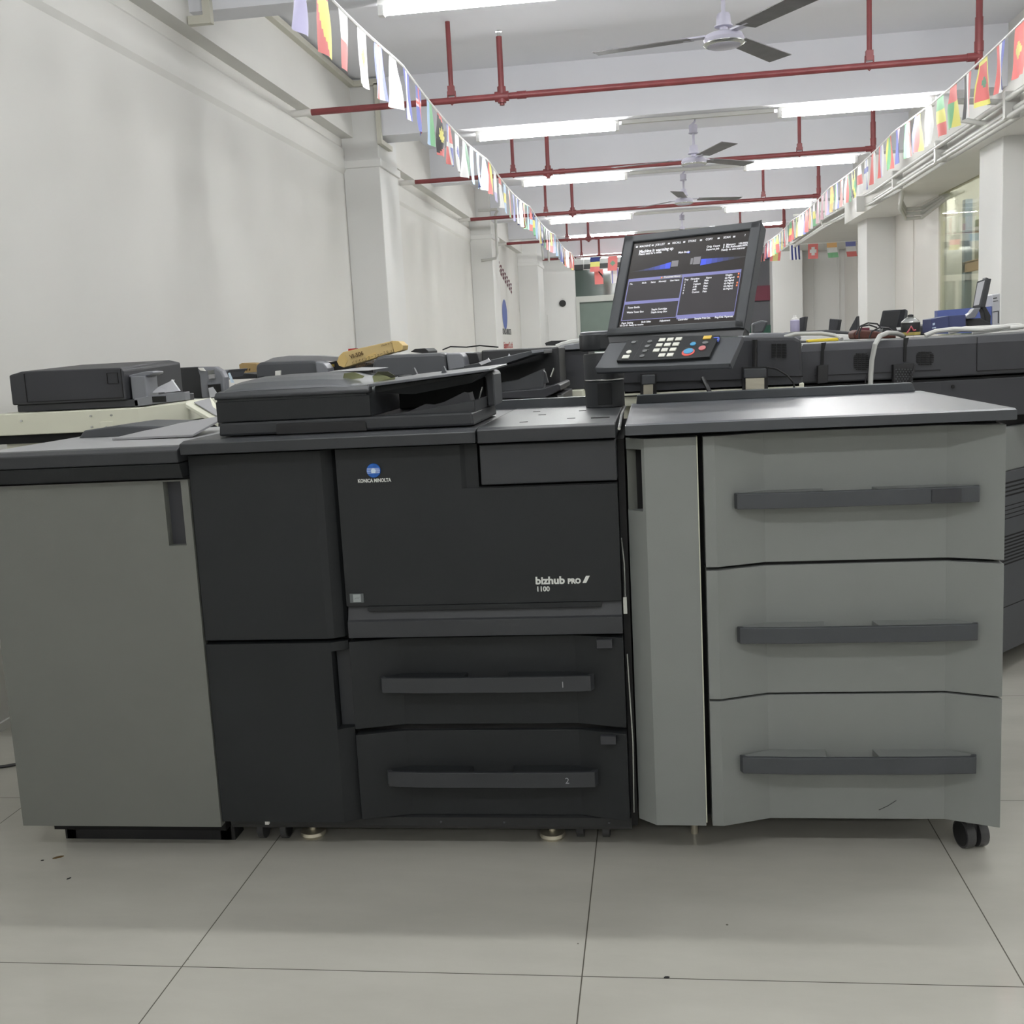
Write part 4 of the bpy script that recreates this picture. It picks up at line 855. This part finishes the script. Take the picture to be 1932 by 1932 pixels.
# --- copiers farther back, left of centre
def far_copier(label, body, head, Y, d, parts, cat='copier'):
    c = thing('office_copier', label, cat, (at(sum(p[0] for p in body)/len(body), 700, Y).x, Y, 0))
    P = [at(x, y, Y+0.22) for x, y in body]; x0 = min(p.x for p in P); x1 = max(p.x for p in P); zt = min(p.z for p in P)
    M().box(x0, x1, Y+0.22, Y+0.22+d, 0.0, zt).build('cabinet_body', 'copier_mid', c, bevel=0.005)
    sil(head, Y, d*0.25, 'document_feeder', 'copier_mid', c, 0.012)
    for nm, pts, dy, dd, mt, bv in parts: sil(pts, Y+dy, dd, nm, mt, c, bv)
    return c
far_copier('dark copier with a curved feeder and clear film on top, left of the yellow box', [(440,716),(700,712)], [(483,715),(482,690),(490,683),(590,680),(606,684),(616,692),(620,712)], 4.6, 0.55,
   [('side_end', [(594,682),(610,685),(618,695),(620,711),(598,713)], -0.02, 0.1, 'silver_plastic', 0.006), ('film_sheet', [(495,684),(515,675),(545,671),(600,671),(645,674),(645,682),(610,681),(500,686)], 0.16, 0.10, 'paper_grey', 0.002),
    ('inner_tray', [(617,684),(640,680),(706,686),(706,712),(620,712)], 0.1, 0.4, 'void_black', 0.003), ('left_tray', [(434,712),(430,706),(462,704),(484,706),(484,714),(430,716)], 0.1, 0.3, 'dark_plastic', 0.003),
    ('sticker', [(519,700),(529,699),(529,709),(519,709)], -0.012, 0.012, 'paper', 0.001), ('gold_mark', [(623,688),(630,687),(630,692),(623,692)], 0.09, 0.01, 'brass', 0)])
bx = thing('carton_box', 'small brown cardboard box left of the dark curved feeder', 'box', (-1.85, 5.0, 1.2))
sil([(451,688),(456,685),(484,686),(484,702),(453,704)], 5.0, 0.15, 'carton', 'carton_brown', bx, 0.001)
m = M()
for x in (458, 464, 469): poly_y(m, [(x,696),(x+3,695),(x+3,699),(x,700)], 4.998, 0.002)
m.build('printed_marks', 'ink_brown', bx)
# long yellow box lying tilted
yb = thing('long_carton', 'long yellow-brown cardboard box lying tilted on the copiers', 'box', (-1.2, 4.35, 1.22))
sil([(640,672),(648,664),(740,643),(752,647),(756,660),(648,694),(640,690),(636,682)], 4.35, 0.10, 'carton', 'carton', yb, 0.003)
P = [at(x, y, 4.348) for x, y in ((636,682),(640,672),(648,664),(656,680),(650,693),(640,690))]
M().loft([(p.x, 4.346, p.z) for p in P], [(p.x, 4.35, p.z) for p in P]).build('end_flap', 'carton_label', yb)
P = [at(x, y, 4.348) for x, y in ((740,643),(752,644),(761,652),(760,660),(745,665))]
M().loft([(p.x, 4.34, p.z) for p in P], [(p.x, 4.44, p.z) for p in P]).build('end_flap', 'carton_label', yb)
P = [at(x, y, 4.345) for x, y in ((690,673),(708,664),(711,674),(692,680))]
M().loft([(p.x, 4.344, p.z) for p in P], [(p.x, 4.348, p.z) for p in P]).build('paper_label', 'carton_label', yb)
m = M(); text_into(m, 'VI-506', 0.022, 0, 0, bold=0.0006); text_into(m, 'ビデオインターフェースキット', 0.016, 0.0, -0.024, sx=0.85); text_into(m, '视频接口组件', 0.014, 0.01, -0.044)
p = at(661, 677, 4.343); m.xf(Matrix.Translation((p.x, 4.343, p.z)) @ Matrix.Rotation(-0.24, 4, 'Y') @ facing(0)).build('printed_lettering', 'ink_brown', yb)
m = M(); text_into(m, 'Made in China', 0.011, 0, 0); p = at(720, 654, 4.343); m.xf(Matrix.Translation((p.x, 4.343, p.z)) @ Matrix.Rotation(-0.24, 4, 'Y') @ facing(0)).build('small_lettering', 'ink_brown', yb)
rd = M(); poly_y(rd, [(657,658),(670,657),(670,668),(657,670)], 4.7, 0.05); tag(rd.build('red_block', 'red_paint'), 'small red block behind the long yellow box', 'block')
rb = M(); poly_y(rb, [(643,668),(651,667),(651,674),(643,675)], 4.68, 0.05); tag(rb.build('black_block', 'rubber'), 'small black block left of the red block', 'block')
far_copier('dark copier with a rounded feeder head right of the yellow box', [(700,720),(905,716)], [(703,714),(703,684),(710,674),(725,670),(830,665),(842,668),(845,710)], 4.1, 0.55,
   [('side_end', [(841,666),(868,666),(874,672),(878,694),(846,700)], -0.01, 0.35, 'silver_plastic', 0.006), ('black_end', [(870,666),(900,666),(905,684),(878,690)], 0.1, 0.35, 'rubber', 0.004),
    ('gold_mark', [(876,673),(882,672),(883,677),(877,678)], 0.088, 0.01, 'brass', 0), ('top_lump', [(774,664),(783,658),(802,657),(808,662),(808,668)], 0.5, 0.2, 'rubber', 0.003)])
# --- black-trayed machine next to the post
k1 = thing('black_copier', 'black copier with an open sloping tray left of the screen post', 'copier', (-0.5, 3.7, 0))
sil([(908,661),(1054,654),(1058,740),(945,745),(908,745)], 4.02, 0.30, 'rear_wall', 'dark_plastic', k1, 0.006)
sil([(875,690),(905,684),(1000,662),(1026,661),(1027,667),(1004,670),(912,700),(880,706)], 3.70, 0.30, 'input_tray', 'slate_plastic', k1, 0.002)
sil([(1002,661),(1026,659),(1026,664),(1004,667)], 3.69, 0.32, 'tray_tip', 'silver_plastic', k1, 0.001)
sil([(945,722),(975,717),(1024,696),(1026,736),(945,742)], 3.78, 0.08, 'side_wedge', 'copier_mid', k1, 0.002)
sil([(940,740),(1024,733),(1052,724),(1057,727),(1058,736),(1026,752),(940,752)], 3.70, 0.45, 'scanner_rim', 'copier_dark', k1, 0.003)
sil([(1024,697),(1029,703),(1034,722),(1026,724)], 3.80, 0.03, 'wedge_end', 'copier_mid', k1, 0.001)
M().tube([at(1039,711,3.78), at(1045,695,3.78)], 0.003, 6).build('wire_stop', 'chrome', k1)
sil([(903,684),(921,677),(926,682),(908,689)], 3.69, 0.01, 'paper_guide', 'pale_plastic', k1, 0)
for x in (921, 960): sil([(x-3,684-(x-921)*.2),(x+4,682-(x-921)*.2),(x,675-(x-921)*.2)], 3.72, 0.01, 'paper_guide', 'pale_plastic', k1, 0)
M().box(-0.66, -0.31, 3.75, 4.25, 0.0, 1.085).build('cabinet_body', 'copier_dark', k1, bevel=0.004)
M().box(-0.325, -0.305, 3.745, 3.752, 1.072, 1.082).build('side_screws', 'chrome', k1)
m = M()
for k in range(8): m.tube([at(960+k*6, 653+2*math.sin(k), 4.1) for k in range(10)], 0.004, 6)
lc = M().tube([at(835,660,4.3), at(850,654,4.3), at(880,655,4.3), at(905,652,4.3), at(940,655,4.25)], 0.0028, 6); tag(lc.build('loose_cable', 'cable_black'), 'thin black cable lying on the copiers left of the screen post', 'cable')

# --- machines between the post and the centre
k2 = thing('grey_copier', 'dark grey copier with a silver top rim just behind the screen post', 'copier', (-0.25, 4.5, 0))
sil([(1058,660),(1110,657),(1110,737),(1060,737)], 4.4, 0.5, 'scanner_head', 'copier_dark', k2, 0.01)
sil([(1056,652),(1110,644),(1112,658),(1058,661)], 4.38, 0.52, 'silver_rim', 'silver_plastic', k2, 0.003)
sil([(1058,738),(1100,736),(1100,757),(1060,758)], 4.3, 0.5, 'cream_rim', 'cream', k2, 0.003)
M().box(-0.36, 0.1, 4.4, 4.9, 0.0, 1.02).build('cabinet_body', 'cream', k2, bevel=0.004)
bk_ = M(); poly_y(bk_, [(1028,647),(1040,643),(1072,642),(1078,646),(1060,652),(1030,652)], 5.6, 0.3); tag(bk_.build('black_tray', 'dark_plastic'), 'small black open tray on a far machine left of the screen post', 'tray')
hs = M().tube([at(1050,655,4.6), at(1062,650,4.6), at(1078,646,4.6), at(1100,643,4.6)], 0.012, 8); tag(hs.build('grey_hose', 'hose_grey'), 'short pale grey hose over the copier behind the post', 'hose')

# --- copier seen from behind, right under the touch screen
r1 = thing('office_copier', 'dark copier seen from its back under the touch screen, with two hinges', 'copier', (0.2, 3.85, 0))
m = M(); poly_y(m, [(1170,660),(1180,640),(1400,636),(1500,635),(1513,641),(1515,712),(1515,735),(1172,750)], 3.62, 0.5); r1h = m.build('scanner_head', 'copier_dark', r1, bevel=0.012)
m = M(); poly_y(m, [(1176,722),(1214,721),(1214,723),(1176,724)], 3.617, 0.004); poly_y(m, [(1238,720),(1402,715),(1402,717),(1238,722)], 3.617, 0.004); poly_y(m, [(1447,710),(1515,709),(1515,711),(1447,712)], 3.617, 0.004); m.build('panel_joint', 'void_black', r1h)
m = M()
for q in range(9):
    for c_ in range(3): poly_y(m, [(1456+c_*10, 649+q*3), (1464+c_*10, 648.6+q*3), (1464+c_*10, 650.2+q*3), (1456+c_*10, 650.6+q*3)], 3.616, 0.006)
m.build('vent_slots', 'void_black', r1h)
M().box(-0.10, 0.485, 3.62, 4.15, 1.04, 1.092).build('cream_rim', 'cream', r1, bevel=0.003)
M().box(-0.10, 0.485, 3.66, 4.15, 0.0, 1.04).build('cabinet_body', 'cream', r1, bevel=0.003)
m = M(); poly_y(m, [(1173,747),(1330,740),(1330,742),(1174,749)], 3.615, 0.006); m.build('rim_gap', 'void_black', r1)
for x0, x1_, yt in ((1210,1237,705), (1403,1447,693)):
    h = M(); poly_y(h, [(x0-2,yt),(x1_+2,yt-1),(x1_+2,yt+42),(x0-2,yt+43)], 3.605, 0.03); ho = h.build('hinge', 'rubber', r1)
    h = M(); poly_y(h, [(x0+1,yt+3),(x1_-1,yt+2),(x1_-1,yt+20),(x0+1,yt+21)], 3.59, 0.02); h.build('hinge_cap', 'copier_mid', ho, bevel=0.003)
    h = M(); poly_y(h, [(x0+4,yt+21),(x1_-5,yt+20),(x1_-5,yt+41),(x0+4,yt+42)], 3.592, 0.02); h.build('hinge_plate', 'steel_foot', ho, label='bright metal hinge plate')
cbk = M().tube([at(1326,713,3.60), at(1330,722,3.585), at(1337,736,3.57), at(1342,746,3.56)], 0.0075, 8); tag(cbk.build('black_cable', 'cable_black'), 'short thick black cable leaving the copier back under the screen', 'cable')
cbk = M().tube([at(1424,641,3.58), at(1424,670,3.58), at(1424,692,3.58)], 0.0085, 8); tag(cbk.build('rubber_cord', 'cable_black'), 'vertical black cord on the copier back right of the screen', 'cord')
cbk = M().tube([at(1448,693,3.58), at(1465,696,3.58), at(1485,708,3.57), at(1497,722,3.57), at(1499,735,3.57)], 0.003, 8); tag(cbk.build('thin_cable', 'cable_black'), 'thin black cable curving down beside the right hinge', 'cable')

# --- large copier at the right
r2 = thing('office_copier', 'large dark copier seen from its back corner behind the grey feeder', 'copier', (0.85, 4.1, 0))
c0 = [(0.515, 3.93), (0.985, 3.93), (1.60, 4.02), (1.60, 4.5), (0.515, 4.5)]
hd = M(); hd.loft([(x, y, 1.075) for x, y in c0], [(x, y, 1.185) for x, y in c0]); hd.loft([(x, y, 1.185) for x, y in c0], [(x + (0.012 if x < .6 else 0), y + (0.03 if y < 4.1 else 0), 1.212) for x, y in c0])
r2h = hd.build('scanner_head', 'copier_dark', r2, bevel=0.006)
M().loft([(x, y, 1.035) for x, y in [(0.53, 3.95), (0.985, 3.95), (1.60, 4.04), (1.60, 4.5), (0.53, 4.5)]], [(x, y, 1.068) for x, y in [(0.53, 3.95), (0.985, 3.95), (1.60, 4.04), (1.60, 4.5), (0.53, 4.5)]]).build('scanner_rim', 'void_black', r2)
c2 = [(0.52, 3.94), (0.99, 3.94), (1.60, 4.03), (1.60, 4.5), (0.52, 4.5)]
lw = M().loft([(x, y, 0.93) for x, y in c2], [(x, y, 1.062) for x, y in c2]).build('lower_head', 'copier_dark', r2, bevel=0.003)
M().cyl((1.03, 3.94, 1.04), (1.03, 3.95, 1.04), 0.006, seg=12).build('round_hole', 'void_black', lw)
m = M()
for x0_, z_ in ((0.515, 1.105),): m.box(0.56, 0.985, 3.9275, 3.931, 1.100, 1.1015)
m.box(1.108, 1.110, 3.945, 3.9475, 1.09, 1.205); m.loft([(1.11, 3.945, 1.088), (1.60, 4.016, 1.088), (1.60, 4.016, 1.0905), (1.11, 3.945, 1.0905)], [(1.11, 3.95, 1.088), (1.60, 4.022, 1.088), (1.60, 4.022, 1.0905), (1.11, 3.95, 1.0905)])
m.build('panel_joint', 'void_black', r2h)
def louvre(px0, px1, py0, py1, n, cols, Y, parent):
    m = M(); xs = (px1-px0)/cols
    for q in range(n):
        inset = 4 if q in (0, n-1) else (1 if q in (1, n-2) else 0)
        for c_ in range(cols):
            a = px0 + c_*xs + (inset if c_ == 0 else 0); b = px0 + (c_+1)*xs - 1 - (inset if c_ == cols-1 else 0); y = py0 + (py1-py0)*q/n
            poly_y(m, [(a, y), (b, y-.3), (b, y+1.3), (a, y+1.6)], Y, 0.008)
    m.build('vent_grille', 'void_black', parent)
louvre(1611, 1640, 667, 700, 9, 4, 3.926, r2h); louvre(1729, 1763, 664, 690, 8, 4, 3.926, r2h)
for px0, py0 in ((1550, 647), (1706, 638)):
    s = M(); poly_y(s, [(px0,py0),(px0+9,py0-1),(px0+5,py0+15),(px0+4,py0+44),(px0-1,py0+44),(px0,py0+12)], 3.922, 0.012); s.build('hinge_slot', 'void_black', r2h)
sil([(1543,690),(1563,688),(1562,722),(1543,724)], 3.90, 0.03, 'hinge_plate', 'rubber', r2, 0.002)
hp = sil([(1686,688),(1725,685),(1722,725),(1686,727)], 3.90, 0.03, 'perforated_plate', 'rubber', r2, 0.002)
m = M()
for q in range(7):
    for c_ in range(6):
        p = at(1691+c_*5.5+(q%2)*2.5, 697+q*4.5, 3.896); m.cyl((p.x, 3.894, p.z), (p.x, 3.9, p.z), 0.0022, seg=8)
m.build('punched_holes', 'copier_mid', hp)
body = [(0.55, 4.0), (1.16, 3.80), (1.165, 3.79), (1.75, 4.45), (1.75, 4.8), (0.55, 4.8)]
def seg(z0, z1, off=0.0):
    m = M(); P = [(x, y+off) for x, y in [(0.9, 4.02), (1.14, 3.88), (1.75, 4.55), (1.75, 5.1), (0.9, 5.1)]]
    return m.loft([(x, y, z0) for x, y in P], [(x, y, z1) for x, y in P])
seg(0.08, 0.735).build('lower_cabinet', 'copier_mid', r2, bevel=0.003)
seg(0.735, 0.89).build('grey_band', 'gray_plastic_light', r2, bevel=0.006)
seg(0.89, 0.93, 0.03).build('dark_gap', 'void_black', r2)
u = Vector((0.61, 0.67, 0)).normalized(); nn = Vector((u.y, -u.x, 0))
m = M()
def slot(s0, s1, z, h=0.006):
    a = Vector((1.14, 3.88, z)) + u*s0 + nn*0.001; b = Vector((1.14, 3.88, z)) + u*s1 + nn*0.001
    m.loft([a, b, b+Vector((0, 0, h)), a+Vector((0, 0, h))], [a-nn*0.01, b-nn*0.01, b-nn*0.01+Vector((0, 0, h)), a-nn*0.01+Vector((0, 0, h))])
for z in [0.69, 0.675, 0.66, 0.645]: slot(0.02, 0.3, z)
for z in [0.61, 0.595, 0.58, 0.565]: slot(0.02, 0.06, z); slot(0.065, 0.3, z, 0.003)
for k in range(9): slot(0.02, 0.3, 0.50-k*0.0125, 0.0055)
slot(0.0, 0.6, 0.245, 0.003); m.build('vent_slots', 'void_black', r2)
gh = M().tube([at(1642,730,3.90), at(1643,708,3.90), at(1645,680,3.89), at(1651,650,3.88), at(1660,634,3.90), at(1675,628,3.98), at(1692,629,4.1), at(1705,634,4.2)], 0.0085, 10)
tag(gh.build('grey_hose', 'hose_grey'), 'pale grey hose looping over the large right copier', 'hose')
gh = M().tube([at(1633,730,3.92), at(1633,716,3.92), at(1640,703,3.93)], 0.003, 8); tag(gh.build('thin_cable', 'cable_black'), 'thin black cable beside the pale grey hose', 'cable')
gh = M().tube([at(1713,730,3.885), at(1718,712,3.88), at(1724,700,3.88), at(1726,688,3.89)], 0.003, 8); tag(gh.build('thin_cable', 'cable_black'), 'thin black cable across the perforated hinge plate', 'cable')

# --- things on top and beyond, right
def at_top(x, y, Y): return at(x, y, Y)
br = thing('brush', 'dark red-brown bristle brush with cables on the right copier', 'brush', tuple(at(1655, 640, 4.25)))
sil([(1612,640),(1610,628),(1618,622),(1648,624),(1690,632),(1692,638)], 4.25, 0.12, 'bristle_body', 'brush_brown', br, 0.006)
sil([(1624,625),(1626,618),(1641,618),(1641,628)], 4.28, 0.05, 'brush_cap', 'maroon', br, 0.002)
for k, pts in enumerate([[(1615,632),(1622,616),(1638,609),(1655,611),(1664,620)], [(1640,638),(1645,625),(1660,618),(1676,619),(1686,626)], [(1621,640),(1621,628),(1626,616),(1640,613),(1655,618)]]):
    o = M().tube([at(x, y, 4.2) for x, y in pts], 0.003, 6).build('black_wire', 'cable_black'); tag(o, ['tallest black wire loop over the brown brush', 'lower black wire loop right of the brush cap', 'black wire loop around the left end of the brush'][k], 'wire', 'wires around the brown brush')
def can(x0, x1, yb, yt, Y, label, parts):
    a = at(x0, yb, Y); b = at(x1, yb, Y); r = (b.x-a.x)/2; cx = (a.x+b.x)/2; zb = a.z; zt = at(x0, yt, Y).z; h = zt-zb
    t = thing('spray_can', label, 'spray can', (cx, Y, zb))
    for nm, prof, mt in parts: M().lathe([(r*p, h*q) for p, q in prof], (cx, Y, zb), 24).build(nm, mt, t)
    return t
can(1700, 1736, 634, 594, 4.2, 'black and pink spray can standing on the right copier', [('can_body', [(.95, 0), (1, .02), (1, .60), (.95, .62)], 'rubber'), ('gold_band', [(1.01, .02), (1.015, .03), (1.015, .15), (1.01, .16)], 'can_gold'),
    ('pink_label', [(1.005, .2), (1.01, .21), (1.01, .5), (1.005, .51)], 'rubber'), ('dome', [(1.0, .61), (.98, .66), (.6, .8), (.45, .84), (.5, .87), (.3, .88)], 'chrome'), ('nozzle', [(.3, .88), (.3, .98), (.1, 1.0)], 'rubber')])
P = at(1718, 622, 4.2-0.05); m = M().tube([(P.x-0.012, 4.155, P.z-0.012), (P.x-0.003, 4.153, P.z+0.0), (P.x+0.002, 4.153, P.z+0.012), (P.x+0.012, 4.156, P.z-0.004), (P.x+0.02, 4.16, P.z-0.002)], 0.003, 6); m.build('pink_pattern', 'can_label', [o for o in bpy.data.objects if o.name.startswith('spray_can')][0], label='pink scribble on the black can')
can(1491, 1509, 626, 595, 5.5, 'lilac spray can with a white cap right of the touch screen', [('can_body', [(.95, 0), (1, .02), (1, .68), (.9, .70)], 'lilac'), ('cap', [(.75, .70), (.7, .8), (.4, .84), (.38, .98), (.2, 1.0)], 'white_plastic')])
bb = thing('blue_carton', 'dark blue box on the machines behind the spray can', 'box', tuple(at(1790, 628, 4.8)))
sil([(1757,602),(1790,596),(1790,627),(1757,627)], 4.8, 0.15, 'box_front', 'blue_box', bb, 0.001); sil([(1790,596),(1822,594),(1822,625),(1790,627)], 4.81, 0.2, 'box_side', 'navy_side' if 'navy_side' in MATS else 'blue_box', bb, 0.001)
m = M(); poly_y(m, [(1760,610),(1764,609),(1764,613),(1760,614)], 4.797, 0.003); poly_y(m, [(1759,618),(1766,617),(1766,619),(1759,620)], 4.797, 0.003); m.build('printed_marks', 'badge_light', bb)
pn = M(); poly_y(pn, [(1769,586),(1871,578),(1871,626),(1769,630)], 5.6, 0.06); tag(pn.build('blue_signboard', 'blue_panel'), 'long light blue board below the glass partition', 'signboard')
# screens and small machines
def monitor(label, outer, inner, Y, yaw_dx, mt='copier_dark', scr='dark_plastic'):
    t = thing('monitor_panel', label, 'monitor', tuple(at(sum(p[0] for p in outer)/len(outer), max(p[1] for p in outer), Y)))
    P = [at(x, y, Y) for x, y in outer]; D = Vector((yaw_dx, 0.035, 0)); M().loft(P, [p+D for p in P]).build('housing', mt, t, bevel=0.003)
    if inner:
        P = [at(x, y, Y-0.004) for x, y in inner]; M().loft(P, [p+Vector((0, 0.003, 0)) for p in P]).build('display', scr, t)
    return t
mr_ = monitor('tilted touch screen on a far machine, right edge of the picture', [(1843,531),(1862,525),(1850,580),(1834,582)], [(1845,534),(1858,529),(1847,575),(1837,577)], 5.0, 0.03, 'copier_mid', 'pale_plastic')
sil([(1860,523),(1866,525),(1868,540),(1860,575),(1852,584),(1849,580)], 5.03, 0.05, 'back_shell', 'dark_plastic', mr_, 0.004)
sil([(1832,590),(1838,582),(1851,580),(1840,600),(1824,602),(1821,598)], 4.96, 0.06, 'key_pad', 'silver_plastic', mr_, 0.003)
sil([(1852,580),(1860,578),(1870,596),(1869,612),(1860,612),(1856,590)], 5.03, 0.06, 'support_arm', 'dark_plastic', mr_, 0.004)
sil([(1822,602),(1850,600),(1870,610),(1871,622),(1800,626),(1806,618),(1826,616)], 5.0, 0.15, 'base', 'dark_plastic', mr_, 0.005)
m2 = monitor('dark square screen standing tilted behind the brown brush', [(1658,617),(1665,586),(1700,584),(1692,618)], [(1663,614),(1670,589),(1697,588),(1689,616)], 5.2, 0.03)
sil([(1668,615),(1690,614),(1694,628),(1664,629)], 5.2, 0.08, 'stand', 'dark_plastic', m2, 0.002)
sil([(1698,585),(1708,583),(1713,586),(1712,606),(1704,612),(1703,596)], 5.25, 0.05, 'back_shell', 'copier_mid', m2, 0.003)
monitor('small dark panel standing left of the second right pillar', [(1562,631),(1565,601),(1583,603),(1578,631)], None, 5.4, 0.02)
monitor('thin laptop-like lid tilted near the second right pillar', [(1601,624),(1616,596),(1617,622),(1612,627)], None, 5.4, 0.02)
monitor('small tilted panel behind the lilac can', [(1508,600),(1519,597),(1515,628),(1508,628)], None, 5.6, 0.02)
o = M(); poly_y(o, [(1495,626),(1560,622),(1612,626),(1640,622),(1700,622),(1760,610),(1760,632),(1500,636)], 5.3, 0.4); o = o.build('far_copier_top', 'copier_dark', bevel=0.01); tag(o, 'low dark copier tops in the distance behind the brush', 'copier')
o = M(); poly_y(o, [(1500,634),(1575,630),(1618,632),(1618,642),(1500,644)], 4.7, 0.3); o = o.build('white_tray', 'white_plastic', bevel=0.004); tag(o, 'white tray between the two dark copiers on the right', 'tray')
o = M(); poly_y(o, [(1524,641),(1581,637),(1583,643),(1524,646)], 4.4, 0.05); o = o.build('yellow_strip', 'yellow_paint', bevel=0.003); tag(o, 'yellow plastic strip above the large right copier', 'strip')
o = M().tube([at(1480,636,4.5), at(1500,630,4.5), at(1550,629,4.5), at(1575,633,4.5), at(1588,640,4.45)], 0.008, 8).build('grey_cable', 'hose_grey'); tag(o, 'grey cable lying across the white tray behind the yellow strip', 'cable')
pc = thing('computer_tower', 'slim white computer tower beside the nearest right pillar', 'computer', tuple(at(1880, 615, 5.6)))
sil([(1872,556),(1887,553),(1887,622),(1872,623)], 5.6, 0.3, 'case', 'pale_plastic', pc, 0.004)
m = M(); poly_y(m, [(1874,562),(1881,561),(1881,563),(1874,564)], 5.597, 0.004); poly_y(m, [(1874,568),(1883,567),(1883,568),(1874,569)], 5.597, 0.004); poly_y(m, [(1873,588),(1884,586),(1884,587.5),(1874,589.5)], 5.597, 0.004); poly_y(m, [(1883,587),(1884.5,587),(1884.5,610),(1883,610)], 5.597, 0.004); m.build('drive_slots', 'copier_dark', pc)
for k, pts in enumerate([[(1745,633),(1765,625),(1800,621),(1850,622),(1885,618),(1905,615)], [(1790,627),(1820,620),(1870,618),(1900,616)], [(1835,627),(1860,624),(1890,620),(1915,618),(1931,616)], [(1882,622),(1900,615),(1925,614),(1931,618)]]):
    o = M().tube([at(x, y, 4.15+0.08*k) for x, y in pts], 0.0085, 8).build('pale_cable', 'cable_white'); tag(o, ['longest pale cable across the top of the right copier', 'pale cable lying beside the tilted touch screen base', 'pale cable running off the right edge of the picture', 'pale cable coil at the right edge of the picture'][k], 'cable', 'pale cables on the right copier')
o = M(); poly_y(o, [(1420,610),(1437,604),(1450,606),(1440,628),(1420,630)], 6.2, 0.1); o = o.build('grey_cover', 'copier_mid', bevel=0.01); tag(o, 'grey curved machine cover beyond the right edge of the touch screen', 'cover')
o = M(); poly_y(o, [(1405,634),(1425,628),(1500,628),(1512,634),(1512,641),(1405,641)], 4.6, 0.4); o = o.build('pale_machine_top', 'silver_plastic', bevel=0.006); tag(o, 'silver machine top right of the touch screen', 'machine')

for nm_, (xa, xb, ya, yb_, zt), lb in (('office_copier', (0.95, 1.88, 5.15, 5.9, 1.165), 'low distant copier body behind the brown brush, mostly hidden'), ('office_copier', (1.9, 2.66, 4.75, 5.9, 1.19), 'distant copier body carrying the blue box and the white tower'),
        ('office_copier', (-0.75, 0.15, 5.5, 6.1, 1.205), 'distant copier body under the small black open tray'), ('office_copier', (0.35, 0.93, 6.15, 6.7, 1.215), 'distant copier body just beyond the right edge of the touch screen')):
    o = M().box(xa, xb, ya, yb_, 0, zt).build(nm_, 'copier_dark', bevel=0.01); tag(o, lb, 'copier')
# storeroom rack beyond the glass
rk = thing('storage_rack', 'orange and blue storage rack in the storeroom behind the glass', 'rack', (3.9, 13.0, 0))
for y in (10.9, 13.7): M().box(3.7, 3.78, y, y+0.12, 0, 2.7).box(4.5, 4.58, y, y+0.12, 0, 2.7).build('upright', 'blue_steel', rk)
for z in (1.20, 1.86): M().box(3.70, 3.75, 10.9, 13.82, z, z+0.11).box(3.70, 4.58, 10.9, 13.82, z+0.10, z+0.12).build('shelf_beam', 'orange_beam', rk)
for k in range(3):
    for j in range(6):
        z = 1.985 + k*0.235; 
        if k == 2 and j > 3: continue
        y = 11.05 + j*0.44
        o = M().box(3.80, 4.25, y, y+0.42, z, z+0.23).build('carton_box', 'carton_drab', bevel=0.004); tag(o, 'drab carton on the storeroom rack, %s layer, number %s from the near end' % (['bottom', 'middle', 'top'][k], ['first', 'second', 'third', 'fourth', 'fifth', 'sixth'][j]), 'box', 'cartons on the storeroom rack')
for q, (yy, wh) in enumerate(((10.6, 'nearest'), (12.6, 'middle'), (14.8, 'farthest'))):  # unseen tubes added to brighten the storeroom
    o = M().cyl((3.5, yy, 3.26), (4.7, yy, 3.26), 0.022, seg=12).build('storeroom_fill_lamp', 'lamp_tube'); tag(o, '%s added unseen tube lighting the storeroom behind the glass' % wh, 'ceiling light', 'added storeroom lamps')
    M().box(3.48, 4.72, yy-0.03, yy+0.03, 3.29, 3.36).build('batten', 'white_plastic', o, local=True)

# ================================================================== SMALL THINGS ON THE FLOOR
o = M().tube([(-2.33, 3.0, 0.006), (-2.1, 3.1, 0.006), (-1.9, 3.22, 0.006), (-1.7, 3.26, 0.006)], 0.005, 8).build('floor_cable', 'cable_black'); tag(o, 'thin black cable on the floor left of the finisher', 'cable')
def scrap(px, py, l, w, ang, lab, mt='debris_brown'):
    r = Vector((px-966, py-966, FPX)); ww = Vector((r.dot(RT), r.dot(DP), r.dot(UP))); ww = ww*(-EYE/ww.z); x, y = ww.x, ww.y
    c_, s_ = math.cos(ang), math.sin(ang); pts = [(-l, 0), (-l*.4, w), (l*.5, w*.8), (l, 0), (l*.4, -w), (-l*.5, -w*.7)]
    o = M().prism([(x + a*c_ - b*s_, y + a*s_ + b*c_) for a, b in pts], 0.0003, 0.002).build('leaf_scrap', mt); tag(o, lab, 'scrap', 'scraps on the floor')
scrap(110, 1618, 0.014, 0.005, 0.6, 'largest brown leaf scrap on the floor before the finisher'); scrap(80, 1624, 0.004, 0.002, 0.3, 'tiny dark scrap left of the largest leaf scrap', 'rubber')
scrap(130, 1658, 0.006, 0.002, 1.0, 'thin dark scrap in front of the largest leaf scrap', 'rubber'); scrap(1258, 1845, 0.006, 0.003, 0.2, 'small dark scrap on the floor joint in the right foreground', 'rubber')
